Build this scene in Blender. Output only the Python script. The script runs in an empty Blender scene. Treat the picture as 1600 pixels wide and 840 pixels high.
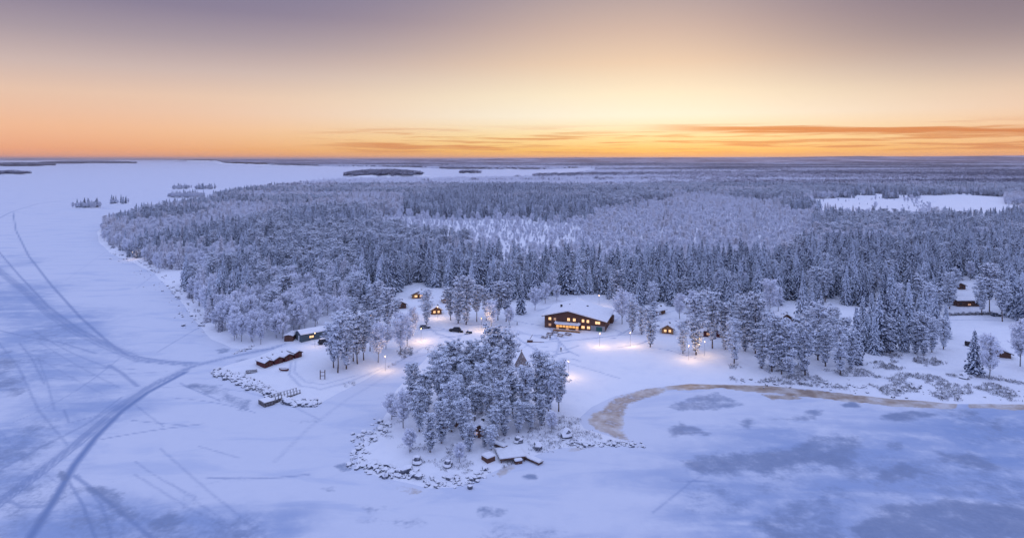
import bpy, bmesh, math, random
import numpy as np
from mathutils import Vector, Matrix

R = math.radians
random.seed(7)
RNG = np.random.default_rng(11)
SC = bpy.context.scene
COL = SC.collection

# ------------------------------------------------------------------ camera, sky, sun, exposure
CAM_H, FPX, HX, HY = 74.0, 1000.0, 800.0, 248.0      # camera height, focal length / centre column / horizon row in photo pixels
cam = bpy.data.cameras.new('camera')
cam_o = bpy.data.objects.new('camera', cam)
COL.objects.link(cam_o)
cam_o.location = (0, 0, CAM_H)
cam_o.rotation_euler = (R(90), 0, 0)
cam.sensor_width = 36
cam.lens = 36 * FPX / 1600
cam.shift_y = -(420 - HY) / 1600
cam.clip_start = 1
cam.clip_end = 200000
SC.camera = cam_o

SUN_AZ = R(16)          # to the right of straight ahead
SUN_EL = R(3.0)

def lin(r, g, b):
    f = lambda c: (c / 255 / 12.92) if c / 255 <= 0.04045 else ((c / 255 + 0.055) / 1.055) ** 2.4
    return (f(r), f(g), f(b), 1)

class NT:
    """small helper for node trees"""
    def __init__(s, tree):
        s.t = tree; s.n = tree.nodes; s.l = tree.links
    def new(s, typ, **kw):
        n = s.n.new(typ)
        for k, v in kw.items(): setattr(n, k, v)
        return n
    def put(s, sock, v):
        if v is None: return
        if hasattr(v, 'is_output') or isinstance(v, bpy.types.NodeSocket): s.l.new(v, sock)
        else: sock.default_value = v
    def math(s, op, a, b=None, c=None, clamp=False):
        n = s.new('ShaderNodeMath', operation=op, use_clamp=clamp)
        s.put(n.inputs[0], a); s.put(n.inputs[1], b); s.put(n.inputs[2], c)
        return n.outputs[0]
    def ramp(s, fac, stops, interp='LINEAR'):
        n = s.new('ShaderNodeValToRGB'); n.color_ramp.interpolation = interp
        e = n.color_ramp.elements
        while len(e) < len(stops): e.new(0.5)
        for i, (p, c) in enumerate(stops):
            e[i].position = p; e[i].color = c if len(c) == 4 else (*c, 1)
        s.put(n.inputs[0], fac)
        return n.outputs[0]
    def mix(s, fac, a, b, blend='MIX'):
        n = s.new('ShaderNodeMix', data_type='RGBA', blend_type=blend)
        s.put(n.inputs[0], fac); s.put(n.inputs[6], a); s.put(n.inputs[7], b)
        return n.outputs[2]
    def noise(s, vec, scale, detail=4, rough=0.55, dist=0.0):
        n = s.new('ShaderNodeTexNoise')
        s.put(n.inputs['Vector'], vec); n.inputs['Scale'].default_value = scale
        n.inputs['Detail'].default_value = detail; n.inputs['Roughness'].default_value = rough
        n.inputs['Distortion'].default_value = dist
        return n.outputs[0]
    def smooth(s, v, lo, hi, a=0.0, b=1.0):
        n = s.new('ShaderNodeMapRange', interpolation_type='SMOOTHSTEP')
        s.put(n.inputs[0], v)
        for i, x in enumerate((lo, hi, a, b)): n.inputs[i + 1].default_value = x
        return n.outputs[0]
    def attr(s, name):
        return s.new('ShaderNodeAttribute', attribute_name=name).outputs['Fac']

world = bpy.data.worlds.new('World')
SC.world = world
world.use_nodes = True
w = NT(world.node_tree)
w.n.clear()
tc = w.new('ShaderNodeTexCoord')
sep = w.new('ShaderNodeSeparateXYZ'); w.l.new(tc.outputs['Generated'], sep.inputs[0])
wx, wy, wz = sep.outputs
el = w.math('MULTIPLY', w.math('ARCSINE', w.math('MAXIMUM', wz, 0.0)), 180 / math.pi)     # degrees above the horizon
t = w.math('POWER', w.math('DIVIDE', el, 90.0), 0.5)
hl = w.math('SQRT', w.math('ADD', w.math('MULTIPLY', wx, wx), w.math('MULTIPLY', wy, wy)))
GLOW_AZ = R(10)
cs = w.math('DIVIDE', w.math('ADD', w.math('MULTIPLY', wx, math.sin(GLOW_AZ)), w.math('MULTIPLY', wy, math.cos(GLOW_AZ))), w.math('MAXIMUM', hl, 1e-4))
lobe = w.math('POWER', w.math('MAXIMUM', cs, 0.0), w.math('ADD', 4.5, w.math('MULTIPLY', w.math('MINIMUM', el, 14.0), 1.25)))
ZEN = (0.79, 0.95, 1.56, 1); MIDSKY = (0.50, 0.58, 0.98, 1)
away = w.ramp(t, [(0, lin(246, 160, 130)), (.09, lin(252, 172, 132)), (.165, lin(252, 192, 154)), (.235, lin(240, 202, 178)), (.28, lin(212, 188, 182)),
                  (.325, lin(174, 158, 168)), (.365, lin(143, 132, 156)), (.42, lin(126, 122, 156)), (.62, MIDSKY), (1, ZEN)])
near = w.ramp(t, [(0, lin(255, 158, 84)), (.09, lin(255, 198, 96)), (.145, lin(255, 228, 164)), (.205, lin(255, 248, 226)), (.25, lin(255, 240, 210)), (.305, lin(240, 210, 182)),
                  (.353, lin(214, 186, 172)), (.40, lin(182, 163, 165)), (.62, MIDSKY), (1, ZEN)])
sky = w.mix(lobe, away, near)
anti = w.ramp(t, [(0, lin(140, 148, 208)), (.12, lin(150, 156, 214)), (.25, lin(150, 162, 222)), (.40, lin(156, 170, 230)), (.62, MIDSKY), (1, ZEN)])   # the blue side of the dusk sky, away from the glow
sky = w.mix(w.smooth(cs, .58, -.15), sky, anti)
az0 = w.math('ARCTAN2', wx, wy)
sky = w.mix(w.math('MULTIPLY', w.math('MULTIPLY', w.smooth(az0, .22, .70), w.smooth(cs, .0, .6)), w.math('MULTIPLY', w.smooth(el, 3.0, 11.0, 0.0, 0.55), w.smooth(el, 30.0, 13.0))), sky, lin(126, 110, 120))
# thin streaks of cloud low over the horizon
az = w.math('ARCTAN2', wx, wy)
cv = w.new('ShaderNodeCombineXYZ')
w.put(cv.inputs[0], w.math('MULTIPLY', az, 3.2)); w.put(cv.inputs[1], w.math('MULTIPLY', el, 1.5)); cv.inputs[2].default_value = 3.7
cn = w.noise(cv.outputs[0], 2.2, 6, 0.55, 0.4)
band = w.math('MULTIPLY', w.math('MULTIPLY', w.smooth(el, 0.15, 0.9), w.smooth(el, 3.3, 1.6)), w.smooth(az, -.36, -.18))
cl = w.math('MULTIPLY', w.smooth(cn, 0.46, 0.62), band)
wob = w.math('MULTIPLY', w.math('SUBTRACT', cn, 0.5), 1.1)
line = w.math('ADD', w.math('ADD', 2.65, wob), w.math('MULTIPLY', w.math('SUBTRACT', az, 0.25), -1.6))
bank = w.math('MULTIPLY', w.smooth(w.math('ABSOLUTE', w.math('SUBTRACT', el, line)), 0.42, 0.08), w.smooth(az, 0.16, 0.36))
cl = w.math('MAXIMUM', w.math('MULTIPLY', cl, 0.75), w.math('MULTIPLY', bank, 0.95))
sky = w.mix(cl, sky, lin(218, 132, 78))
# physical sky with the same low sun adds its share
nis = w.new('ShaderNodeTexSky', sky_type='NISHITA')
nis.sun_disc = False; nis.sun_elevation = SUN_EL; nis.sun_rotation = SUN_AZ; nis.altitude = 80
bg1 = w.new('ShaderNodeBackground'); w.put(bg1.inputs[0], sky); bg1.inputs[1].default_value = 0.92
bg2 = w.new('ShaderNodeBackground'); w.put(bg2.inputs[0], nis.outputs[0]); bg2.inputs[1].default_value = 0.005
add = w.new('ShaderNodeAddShader'); w.l.new(bg1.outputs[0], add.inputs[0]); w.l.new(bg2.outputs[0], add.inputs[1])
wo = w.new('ShaderNodeOutputWorld'); w.l.new(add.outputs[0], wo.inputs[0])

sun = bpy.data.lights.new('sun', 'SUN')
sun.energy = 0.55; sun.angle = R(12); sun.color = (1.0, 0.62, 0.42)
sun_o = bpy.data.objects.new('sun', sun); COL.objects.link(sun_o)
sd = Vector((math.sin(SUN_AZ) * math.cos(SUN_EL), math.cos(SUN_AZ) * math.cos(SUN_EL), math.sin(SUN_EL)))
sun_o.rotation_euler = sd.to_track_quat('Z', 'Y').to_euler()
sun_o.location = sd * 500

SC.render.engine = 'CYCLES'
SC.view_settings.view_transform = 'Standard'
SC.view_settings.look = 'None'
SC.view_settings.exposure = 0.0
SC.view_settings.gamma = 1.0
SC.view_settings.use_curve_mapping = False
SC.cycles.use_denoising = True
SC.cycles.max_bounces = 8
SC.cycles.diffuse_bounces = 4
SC.cycles.glossy_bounces = 2
SC.cycles.volume_bounces = 0
SC.cycles.sample_clamp_indirect = 4
SC.cycles.pixel_filter_type = 'BLACKMAN_HARRIS'

# ------------------------------------------------------------------ helpers
def tag(o, label=None, cat=None, group=None, kind=None):
    if label: o['label'] = label
    if cat: o['category'] = cat
    if group: o['group'] = group
    if kind: o['kind'] = kind
    return o

def make_mesh(name, V, F, mats=(), midx=None, smooth=False, attrs=None):
    """V (n,3) array, F list of int arrays (m,k) with k corners each"""
    me = bpy.data.meshes.new(name)
    V = np.asarray(V, np.float32)
    if not isinstance(F, (list, tuple)): F = [F]
    F = [np.asarray(f, np.int32) for f in F if len(f)]
    nl = sum(f.size for f in F); npoly = sum(len(f) for f in F)
    me.vertices.add(len(V)); me.vertices.foreach_set('co', V.ravel())
    me.loops.add(nl); me.polygons.add(npoly)
    me.loops.foreach_set('vertex_index', np.concatenate([f.ravel() for f in F]))
    sizes = np.concatenate([np.full(len(f), f.shape[1], np.int32) for f in F])
    me.polygons.foreach_set('loop_start', np.concatenate([[0], np.cumsum(sizes)[:-1]]).astype(np.int32))
    me.polygons.foreach_set('loop_total', sizes)
    for m in mats: me.materials.append(m)
    if midx is not None: me.polygons.foreach_set('material_index', np.asarray(midx, np.int32))
    if smooth: me.polygons.foreach_set('use_smooth', np.ones(npoly, bool))
    for k, a in (attrs or {}).items():
        at = me.attributes.new(k, 'FLOAT', 'POINT'); at.data.foreach_set('value', np.asarray(a, np.float32))
    me.update(calc_edges=True)
    return me

def obj(name, me, parent=None, loc=(0, 0, 0), rz=0.0, scale=None):
    o = bpy.data.objects.new(name, me)
    COL.objects.link(o)
    if parent: o.parent = parent
    o.location = loc; o.rotation_euler = (0, 0, rz)
    if scale is not None: o.scale = scale if hasattr(scale, '__len__') else (scale,) * 3
    return o

class MB:
    """collects simple solids for ONE mesh"""
    def __init__(s): s.v = []; s.f = []
    def add(s, vs, fs):
        b = len(s.v); s.v += [tuple(v) for v in vs]; s.f += [[i + b for i in f] for f in fs]; return s
    def box(s, x0, x1, y0, y1, z0, z1, rz=0.0, c=None):
        vs = [(x, y, z) for z in (z0, z1) for x, y in ((x0, y0), (x1, y0), (x1, y1), (x0, y1))]
        if rz:
            cx, cy = c or ((x0 + x1) / 2, (y0 + y1) / 2); ca, sa = math.cos(rz), math.sin(rz)
            vs = [(cx + (x - cx) * ca - (y - cy) * sa, cy + (x - cx) * sa + (y - cy) * ca, z) for x, y, z in vs]
        return s.add(vs, [(3, 2, 1, 0), (4, 5, 6, 7), (0, 1, 5, 4), (1, 2, 6, 5), (2, 3, 7, 6), (3, 0, 4, 7)])
    def prism(s, prof, y0, y1):
        """profile in x,z (counter-clockwise seen from -y), extruded along y"""
        n = len(prof)
        vs = [(x, y0, z) for x, z in prof] + [(x, y1, z) for x, z in prof]
        return s.add(vs, [list(range(n)), list(range(2 * n - 1, n - 1, -1))] + [[i, i + n, (i + 1) % n + n, (i + 1) % n] for i in range(n)])
    def tube(s, pts, rad, n=6):
        pts = [Vector(p) for p in pts]; b = []
        for i, p in enumerate(pts):
            d = (pts[min(i + 1, len(pts) - 1)] - pts[max(i - 1, 0)]).normalized()
            u = d.orthogonal().normalized() if abs(d.z) < .99 else Vector((1, 0, 0)); q = d.cross(u).normalized(); u = q.cross(d)
            r = rad[i] if hasattr(rad, '__len__') else rad
            b += [p + (u * math.cos(2 * math.pi * k / n) + q * math.sin(2 * math.pi * k / n)) * r for k in range(n)]
        m = len(pts)
        fs = [[i * n + k, i * n + (k + 1) % n, (i + 1) * n + (k + 1) % n, (i + 1) * n + k] for i in range(m - 1) for k in range(n)]
        fs += [list(range(n - 1, -1, -1)), [(m - 1) * n + k for k in range(n)]]
        return s.add(b, fs)
    def build(s, name, mat, parent=None, bevel=0.0, smooth=False):
        me = bpy.data.meshes.new(name); me.from_pydata(s.v, [], s.f); me.materials.append(mat)
        bm = bmesh.new(); bm.from_mesh(me); bmesh.ops.recalc_face_normals(bm, faces=bm.faces)
        if bevel: bmesh.ops.bevel(bm, geom=bm.edges[:], offset=bevel, segments=2, affect='EDGES', clamp_overlap=True)
        bm.to_mesh(me); bm.free()
        if smooth: me.polygons.foreach_set('use_smooth', np.ones(len(me.polygons), bool))
        return obj(name, me, parent)

def empty(name, loc, rz=0.0, scale=None):
    o = bpy.data.objects.new(name, None); COL.objects.link(o)
    o.location = loc; o.rotation_euler = (0, 0, rz); o.empty_display_size = .3
    if scale is not None: o.scale = scale if hasattr(scale, '__len__') else (scale,) * 3
    return o

# value noise
_P = np.random.default_rng(3).random(65536)
def vnoise(x, y, seed=0):
    xi = np.floor(x).astype(np.int64); yi = np.floor(y).astype(np.int64)
    fx = x - xi; fy = y - yi; fx = fx * fx * (3 - 2 * fx); fy = fy * fy * (3 - 2 * fy)
    h = lambda a, b: _P[((a * 73856093) ^ (b * 19349663) ^ (seed * 83492791)) & 65535]
    return (h(xi, yi) * (1 - fx) + h(xi + 1, yi) * fx) * (1 - fy) + (h(xi, yi + 1) * (1 - fx) + h(xi + 1, yi + 1) * fx) * fy
def fbm(x, y, scale, octv=4, seed=0):
    r = 0.0; a = 0.5; tot = 0
    for k in range(octv):
        r = r + a * vnoise(x / scale * 2 ** k, y / scale * 2 ** k, seed + k); tot += a; a *= 0.5
    return r / tot

def px_flat(px, py, z=0.0):
    k = (CAM_H - z) / (np.asarray(py, float) - HY)
    return np.stack([(np.asarray(px, float) - HX) * k, FPX * k], -1)
def world_px(X, Y, Z=0.0):
    return HX + FPX * X / Y, HY + FPX * (CAM_H - Z) / Y

def sdf_poly(P, poly, chunk=60000):
    """signed distance, positive inside"""
    P = np.asarray(P, float); A = np.asarray(poly, float); B = np.roll(A, -1, 0)
    out = np.empty(len(P))
    for s in range(0, len(P), chunk):
        p = P[s:s + chunk]; d2 = np.full(len(p), 1e30); ins = np.zeros(len(p), bool)
        for a, b in zip(A, B):
            e = b - a; wv = p - a
            tt = np.clip((wv @ e) / max(e @ e, 1e-9), 0, 1)
            q = wv - tt[:, None] * e; d2 = np.minimum(d2, (q * q).sum(1))
            cond = (a[1] > p[:, 1]) != (b[1] > p[:, 1])
            if cond.any():
                xc = a[0] + (p[:, 1] - a[1]) / (b[1] - a[1] if b[1] != a[1] else 1e-9) * e[0]
                ins ^= cond & (p[:, 0] < xc)
        out[s:s + chunk] = np.where(ins, 1, -1) * np.sqrt(d2)
    return out
def dist_line(P, line):
    P = np.asarray(P, float); A = np.asarray(line, float); d2 = np.full(len(P), 1e30)
    for a, b in zip(A[:-1], A[1:]):
        e = b - a; wv = P - a; tt = np.clip((wv @ e) / max(e @ e, 1e-9), 0, 1)
        q = wv - tt[:, None] * e; d2 = np.minimum(d2, (q * q).sum(1))
    return np.sqrt(d2)
def in_poly_px(px, py, poly):
    return sdf_poly(np.stack([px, py], -1), poly) > 0

# ------------------------------------------------------------------ land outline (photo pixels -> metres on the ice level)
SHORE = [(1750, 249.6), (2000, 330), (1900, 640), (1600, 633), (1490, 632), (1400, 625), (1300, 613), (1200, 604), (1080, 601), (1010, 609), (965, 620), (930, 636),
         (910, 655), (918, 668), (960, 680), (1000, 692), (985, 699), (930, 701), (880, 703), (845, 712), (800, 728), (755, 748), (715, 765), (665, 765), (615, 754),
         (570, 742), (548, 728), (552, 705), (572, 682), (592, 655), (603, 632), (612, 610), (632, 588), (655, 566), (668, 552), (650, 552), (610, 574), (565, 598), (520, 622),
         (494, 638), (455, 634), (428, 632), (380, 604), (333, 579), (350, 570), (400, 556), (425, 545), (395, 546), (360, 545), (325, 530), (300, 500), (285, 478),
         (262, 452), (238, 428), (205, 410), (170, 396), (152, 378), (150, 362), (165, 350), (205, 339), (255, 328), (310, 319), (345, 311), (380, 303), (430, 296),
         (500, 286), (620, 282.5), (760, 282), (850, 279.5), (905, 272), (935, 267), (920, 262.5), (835, 265.5), (760, 264.5), (700, 264.5), (640, 261.5), (520, 260.5),
         (400, 258), (345, 256.5), (330, 253.5), (268, 251.7), (300, 250.0)]
LAND = px_flat([p[0] for p in SHORE], [p[1] for p in SHORE])
LAND[1] = (2400, 2000)
FIELD_LAKE = px_flat(*zip(*[(1442, 311), (1500, 307), (1565, 311), (1560, 322), (1530, 329), (1480, 328), (1450, 320)]))

def far_hill(X, Y):
    u = X / np.maximum(Y, 1)
    A = np.interp(u, [-.9, -.5, -.2, 0, .1, .3, .45, .54, .62, .8, 1], [20, 35, 50, 58, 72, 78, 88, 106, 96, 110, 112])
    return A * np.clip((Y - 5500) / 7000, 0, 1) ** 1.2 * (0.92 + 0.16 * fbm(X, Y, 2500, 3, 9))

def height(X, Y):
    X = np.atleast_1d(np.asarray(X, float)); Y = np.atleast_1d(np.asarray(Y, float))
    s = sdf_poly(np.stack([X, Y], -1), LAND)
    sp = np.maximum(s, 0)
    h = -0.2 + 1.7 * (1 - np.exp(-sp / 9)) + 0.006 * np.minimum(sp, 400) + ((fbm(X, Y, 14, 3, 2) - .5) * 0.9 + (fbm(X, Y, 3.5, 2, 6) - .5) * .3) * np.clip(sp / 12, 0, 1)
    h = np.where(s < 0, -0.2 + 0.12 * np.maximum(s, -20), h)
    return h + np.where(s > 0, far_hill(X, Y), 0), s

def pt(px, py):
    """ground point seen at a photo pixel"""
    z = 0.0
    for _ in range(4):
        k = (CAM_H - z) / (py - HY); X = (px - HX) * k; Y = FPX * k
        z = max(0.0, float(height(X, Y)[0][0]))
    return Vector((X, Y, z))

# ------------------------------------------------------------------ materials
def new_mat(name):
    m = bpy.data.materials.new(name); m.use_nodes = True
    n = NT(m.node_tree); b = n.n['Principled BSDF']
    return m, n, b

SNOW = (0.89, 0.90, 0.94, 1)
def mat_plain(name, col, rough=0.7, var=0.25, scale=3.0, bump=0.0, metal=0.0):
    m, n, b = new_mat(name)
    geo = n.new('ShaderNodeTexCoord')
    nz = n.noise(geo.outputs['Object'], scale, 4)
    c2 = tuple(c * (1 - var) for c in col[:3]) + (1,)
    n.put(b.inputs['Base Color'], n.mix(n.smooth(nz, .35, .65), (*col[:3], 1), c2))
    b.inputs['Roughness'].default_value = rough; b.inputs['Metallic'].default_value = metal
    if bump:
        bp = n.new('ShaderNodeBump'); bp.inputs['Strength'].default_value = bump; n.put(bp.inputs['Height'], nz); n.l.new(bp.outputs[0], b.inputs['Normal'])
    return m

def mat_snow_over(name, col, lo=0.25, hi=0.6, frost=0.15, scale=2.0, var=.3):
    """a solid thing with snow lying on its upward faces"""
    m, n, b = new_mat(name)
    g = n.new('ShaderNodeNewGeometry'); tcn = n.new('ShaderNodeTexCoord')
    sp = n.new('ShaderNodeSeparateXYZ'); n.l.new(g.outputs['Normal'], sp.inputs[0])
    nz = n.noise(tcn.outputs['Object'], scale, 4)
    up = n.math('ADD', sp.outputs[2], n.math('MULTIPLY', n.math('SUBTRACT', nz, .5), .7))
    f = n.math('MAXIMUM', n.smooth(up, lo, hi), n.math('MULTIPLY', n.smooth(nz, .5, .7), frost))
    base = n.mix(nz, (*col[:3], 1), tuple(c * (1 - var) for c in col[:3]) + (1,))
    n.put(b.inputs['Base Color'], n.mix(f, base, SNOW)); b.inputs['Roughness'].default_value = .85
    return m

def mat_foliage(name, dark, frost, bias=0.0, contrast=1.0):
    m, n, b = new_mat(name)
    a = n.attr('snow'); oi = n.new('ShaderNodeObjectInfo'); tcn = n.new('ShaderNodeTexCoord')
    nz = n.noise(tcn.outputs['Object'], 1.1, 3)
    f = n.math('ADD', a, n.math('MULTIPLY', n.math('SUBTRACT', nz, .5), .7))
    f = n.math('ADD', f, n.math('ADD', n.math('MULTIPLY', n.math('SUBTRACT', oi.outputs['Random'], .5), .30), bias))
    f = n.smooth(f, .5 - .45 / contrast, .5 + .45 / contrast)
    col = n.mix(f, dark, frost); n.put(b.inputs['Base Color'], col)
    tr = n.new('ShaderNodeBsdfTranslucent'); n.put(tr.inputs[0], col); mx = n.new('ShaderNodeMixShader'); mx.inputs[0].default_value = .14   # frost lets light through
    n.l.new(b.outputs[0], mx.inputs[1]); n.l.new(tr.outputs[0], mx.inputs[2]); n.l.new(mx.outputs[0], n.n['Material Output'].inputs[0])
    b.inputs['Roughness'].default_value = .9; b.inputs['Specular IOR Level'].default_value = .15
    return m

def mat_ground(name):
    """snow with bare ice, packed tracks and tinted slush where the marks say so"""
    m, n, b = new_mat(name)
    g = n.new('ShaderNodeNewGeometry'); P = g.outputs['Position']
    n1 = n.noise(P, .22, 6, .62); n2 = n.noise(P, .9, 5, .6)
    mp = n.new('ShaderNodeMapping'); mp.inputs['Scale'].default_value = (.35, 1.1, 1); mp.inputs['Rotation'].default_value = (0, 0, R(-28)); n.l.new(P, mp.inputs[0])
    n3 = n.noise(mp.outputs[0], .09, 7, .6, .6)
    n4 = n.noise(P, .05, 5, .6)
    jit = n.math('ADD', n.math('MULTIPLY', n.math('SUBTRACT', n1, .5), 1.3), n.math('ADD', n.math('MULTIPLY', n.math('SUBTRACT', n2, .5), 1.0), n.math('MULTIPLY', n.math('SUBTRACT', n4, .5), 1.2)))
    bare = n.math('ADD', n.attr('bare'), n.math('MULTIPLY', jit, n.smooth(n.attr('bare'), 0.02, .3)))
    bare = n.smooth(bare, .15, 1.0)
    wind = n.math('MULTIPLY', n.smooth(n3, .50, .68), n.attr('lake'))
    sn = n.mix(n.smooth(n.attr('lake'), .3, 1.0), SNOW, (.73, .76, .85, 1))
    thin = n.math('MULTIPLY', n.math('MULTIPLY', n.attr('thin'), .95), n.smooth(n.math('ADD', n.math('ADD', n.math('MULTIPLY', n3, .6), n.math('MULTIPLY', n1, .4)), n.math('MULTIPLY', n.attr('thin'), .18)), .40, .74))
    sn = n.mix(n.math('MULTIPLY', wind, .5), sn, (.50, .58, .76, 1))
    sn = n.mix(thin, sn, (.30, .40, .62, 1))  # thin snow, and dimmer bluer light put into its colour
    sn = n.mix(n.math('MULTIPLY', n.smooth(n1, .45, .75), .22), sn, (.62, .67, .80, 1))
    trk = n.math('MULTIPLY', n.attr('track'), n.smooth(n.math('ADD', n2, n.math('MULTIPLY', n.attr('track'), .4)), .35, .7))
    c = n.mix(n.math('MULTIPLY', trk, .95), sn, (.22, .30, .50, 1))
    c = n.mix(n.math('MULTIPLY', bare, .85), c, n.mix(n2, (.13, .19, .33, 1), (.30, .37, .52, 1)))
    sl = n.smooth(n.math('ADD', n.attr('slush'), n.math('MULTIPLY', jit, n.smooth(n.attr('slush'), .02, .3))), .2, .8)
    c = n.mix(n.math('MULTIPLY', sl, .9), c, n.ramp(n.math('ADD', n.math('MULTIPLY', n1, .5), n.math('MULTIPLY', n4, .5)), [(.38, (.19, .11, .06, 1)), (.47, (.38, .27, .18, 1)), (.54, (.54, .46, .39, 1)), (.62, (.70, .66, .64, 1))]))
    n.put(b.inputs['Base Color'], c)
    n.put(b.inputs['Roughness'], n.math('SUBTRACT', .9, n.math('MULTIPLY', n.math('MAXIMUM', bare, sl), .45)))
    b.inputs['Specular IOR Level'].default_value = .25
    bp = n.new('ShaderNodeBump'); bp.inputs['Strength'].default_value = .5; bp.inputs['Distance'].default_value = .5
    n.put(bp.inputs['Height'], n.math('ADD', n.math('MULTIPLY', n1, .8), n.math('MULTIPLY', n2, .3))); n.l.new(bp.outputs[0], b.inputs['Normal'])
    return m

M_GROUND = mat_ground('snow_ground')
M_SNOW = mat_plain('snow', SNOW, .85, .06, .8, .3)
M_STONE = mat_snow_over('snowy_stone', (.11, .12, .16), .18, .46, .3, 1.3)
M_TIMBER = mat_snow_over('snowy_timber', (.12, .10, .10), .35, .6, .35)
M_WOOD_DARK = mat_plain('dark_timber', (.15, .068, .048), .8, .4, 4, .3)
M_WOOD_BROWN = mat_plain('brown_timber', (.20, .095, .05), .8, .4, 4, .3)
M_WOOD_WARM = mat_plain('honey_timber', (.42, .22, .09), .75, .3, 4, .3)
M_RED = mat_plain('red_boards', (.13, .025, .025), .8, .35, 5, .3)
M_TEAL = mat_plain('grey_teal_boards', (.09, .13, .16), .8, .25, 4, .2)
M_GREYWALL = mat_plain('grey_plaster', (.30, .31, .34), .85, .15, 2)
M_GREEN = mat_plain('green_door_paint', (.02, .12, .12), .6, .2, 3)
M_WHITE = mat_plain('white_paint', (.75, .75, .76), .6, .1, 3)
M_ROOF = mat_plain('dark_roofing', (.05, .05, .06), .8, .3, 3)
M_METAL = mat_plain('dark_metal', (.04, .042, .05), .5, .3, 6, 0, .6)
M_CANVAS = mat_plain('brown_canvas', (.26, .20, .16), .9, .35, 1.2, .3)
M_GLASS = mat_plain('dark_glass', (.02, .025, .04), .15, .2, 2)
M_TYRE = mat_plain('tyre_rubber', (.02, .02, .02), .9, .2, 6)
M_CARDARK = mat_plain('dark_car_paint', (.018, .02, .03), .3, .2, 2)
M_CARGREY = mat_snow_over('snow_dusted_car_paint', (.10, .12, .17), .5, .8, .4)
M_BARK_PINE = mat_snow_over('pine_bark', (.11, .065, .05), .55, .8, .35, 3)
M_BARK_SPRUCE = mat_snow_over('spruce_bark', (.06, .05, .045), .55, .8, .3, 3)
M_BARK_BIRCH = mat_snow_over('birch_bark', (.34, .32, .32), .5, .8, .5, 2, .6)
M_PINE = mat_foliage('frosted_pine_needles', (.026, .044, .105, 1), (.86, .90, .97, 1), .20, 2.1)
M_SPRUCE = mat_foliage('frosted_spruce_needles', (.018, .036, .098, 1), (.83, .885, .97, 1), .18, 2.1)
M_BIRCH = mat_foliage('hoar_frosted_twigs', (.36, .40, .54, 1), (.88, .90, .97, 1), .25, 1.0)
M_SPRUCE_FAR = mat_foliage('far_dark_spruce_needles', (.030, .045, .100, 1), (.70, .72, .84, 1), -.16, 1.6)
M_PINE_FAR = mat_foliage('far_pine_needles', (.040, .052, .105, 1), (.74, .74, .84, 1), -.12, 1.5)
M_PINE_PALE = mat_foliage('hoar_white_pine_needles', (.12, .14, .20, 1), (.90, .90, .95, 1), .42, 1.2)
M_SPRUCE_PALE = mat_foliage('hoar_white_spruce_needles', (.09, .11, .17, 1), (.90, .90, .95, 1), .36, 1.2)
M_BRUSH = mat_foliage('frosted_brush', (.10, .085, .075, 1), (.74, .76, .84, 1), .05, 1.0)

def mat_glow(name, col, strength):
    m, n, b = new_mat(name)
    tcn = n.new('ShaderNodeTexCoord'); nz = n.noise(tcn.outputs['Object'], 1.6, 2)
    b.inputs['Base Color'].default_value = (.3, .2, .1, 1)
    n.put(b.inputs['Emission Color'], n.mix(nz, col, tuple(c * .55 for c in col[:3]) + (1,)))
    b.inputs['Emission Strength'].default_value = strength
    return m
M_WIN = mat_glow('lit_window', (1.0, .56, .28, 1), 2.0)
M_WIN_DIM = mat_glow('dimly_lit_window', (1.0, .55, .40, 1), .55)
M_WIN_GOLD = mat_glow('golden_window', (1.0, .46, .12, 1), 1.3)
M_LAMP = mat_glow('lamp_glass', (1.0, .72, .45, 1), 10)

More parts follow.
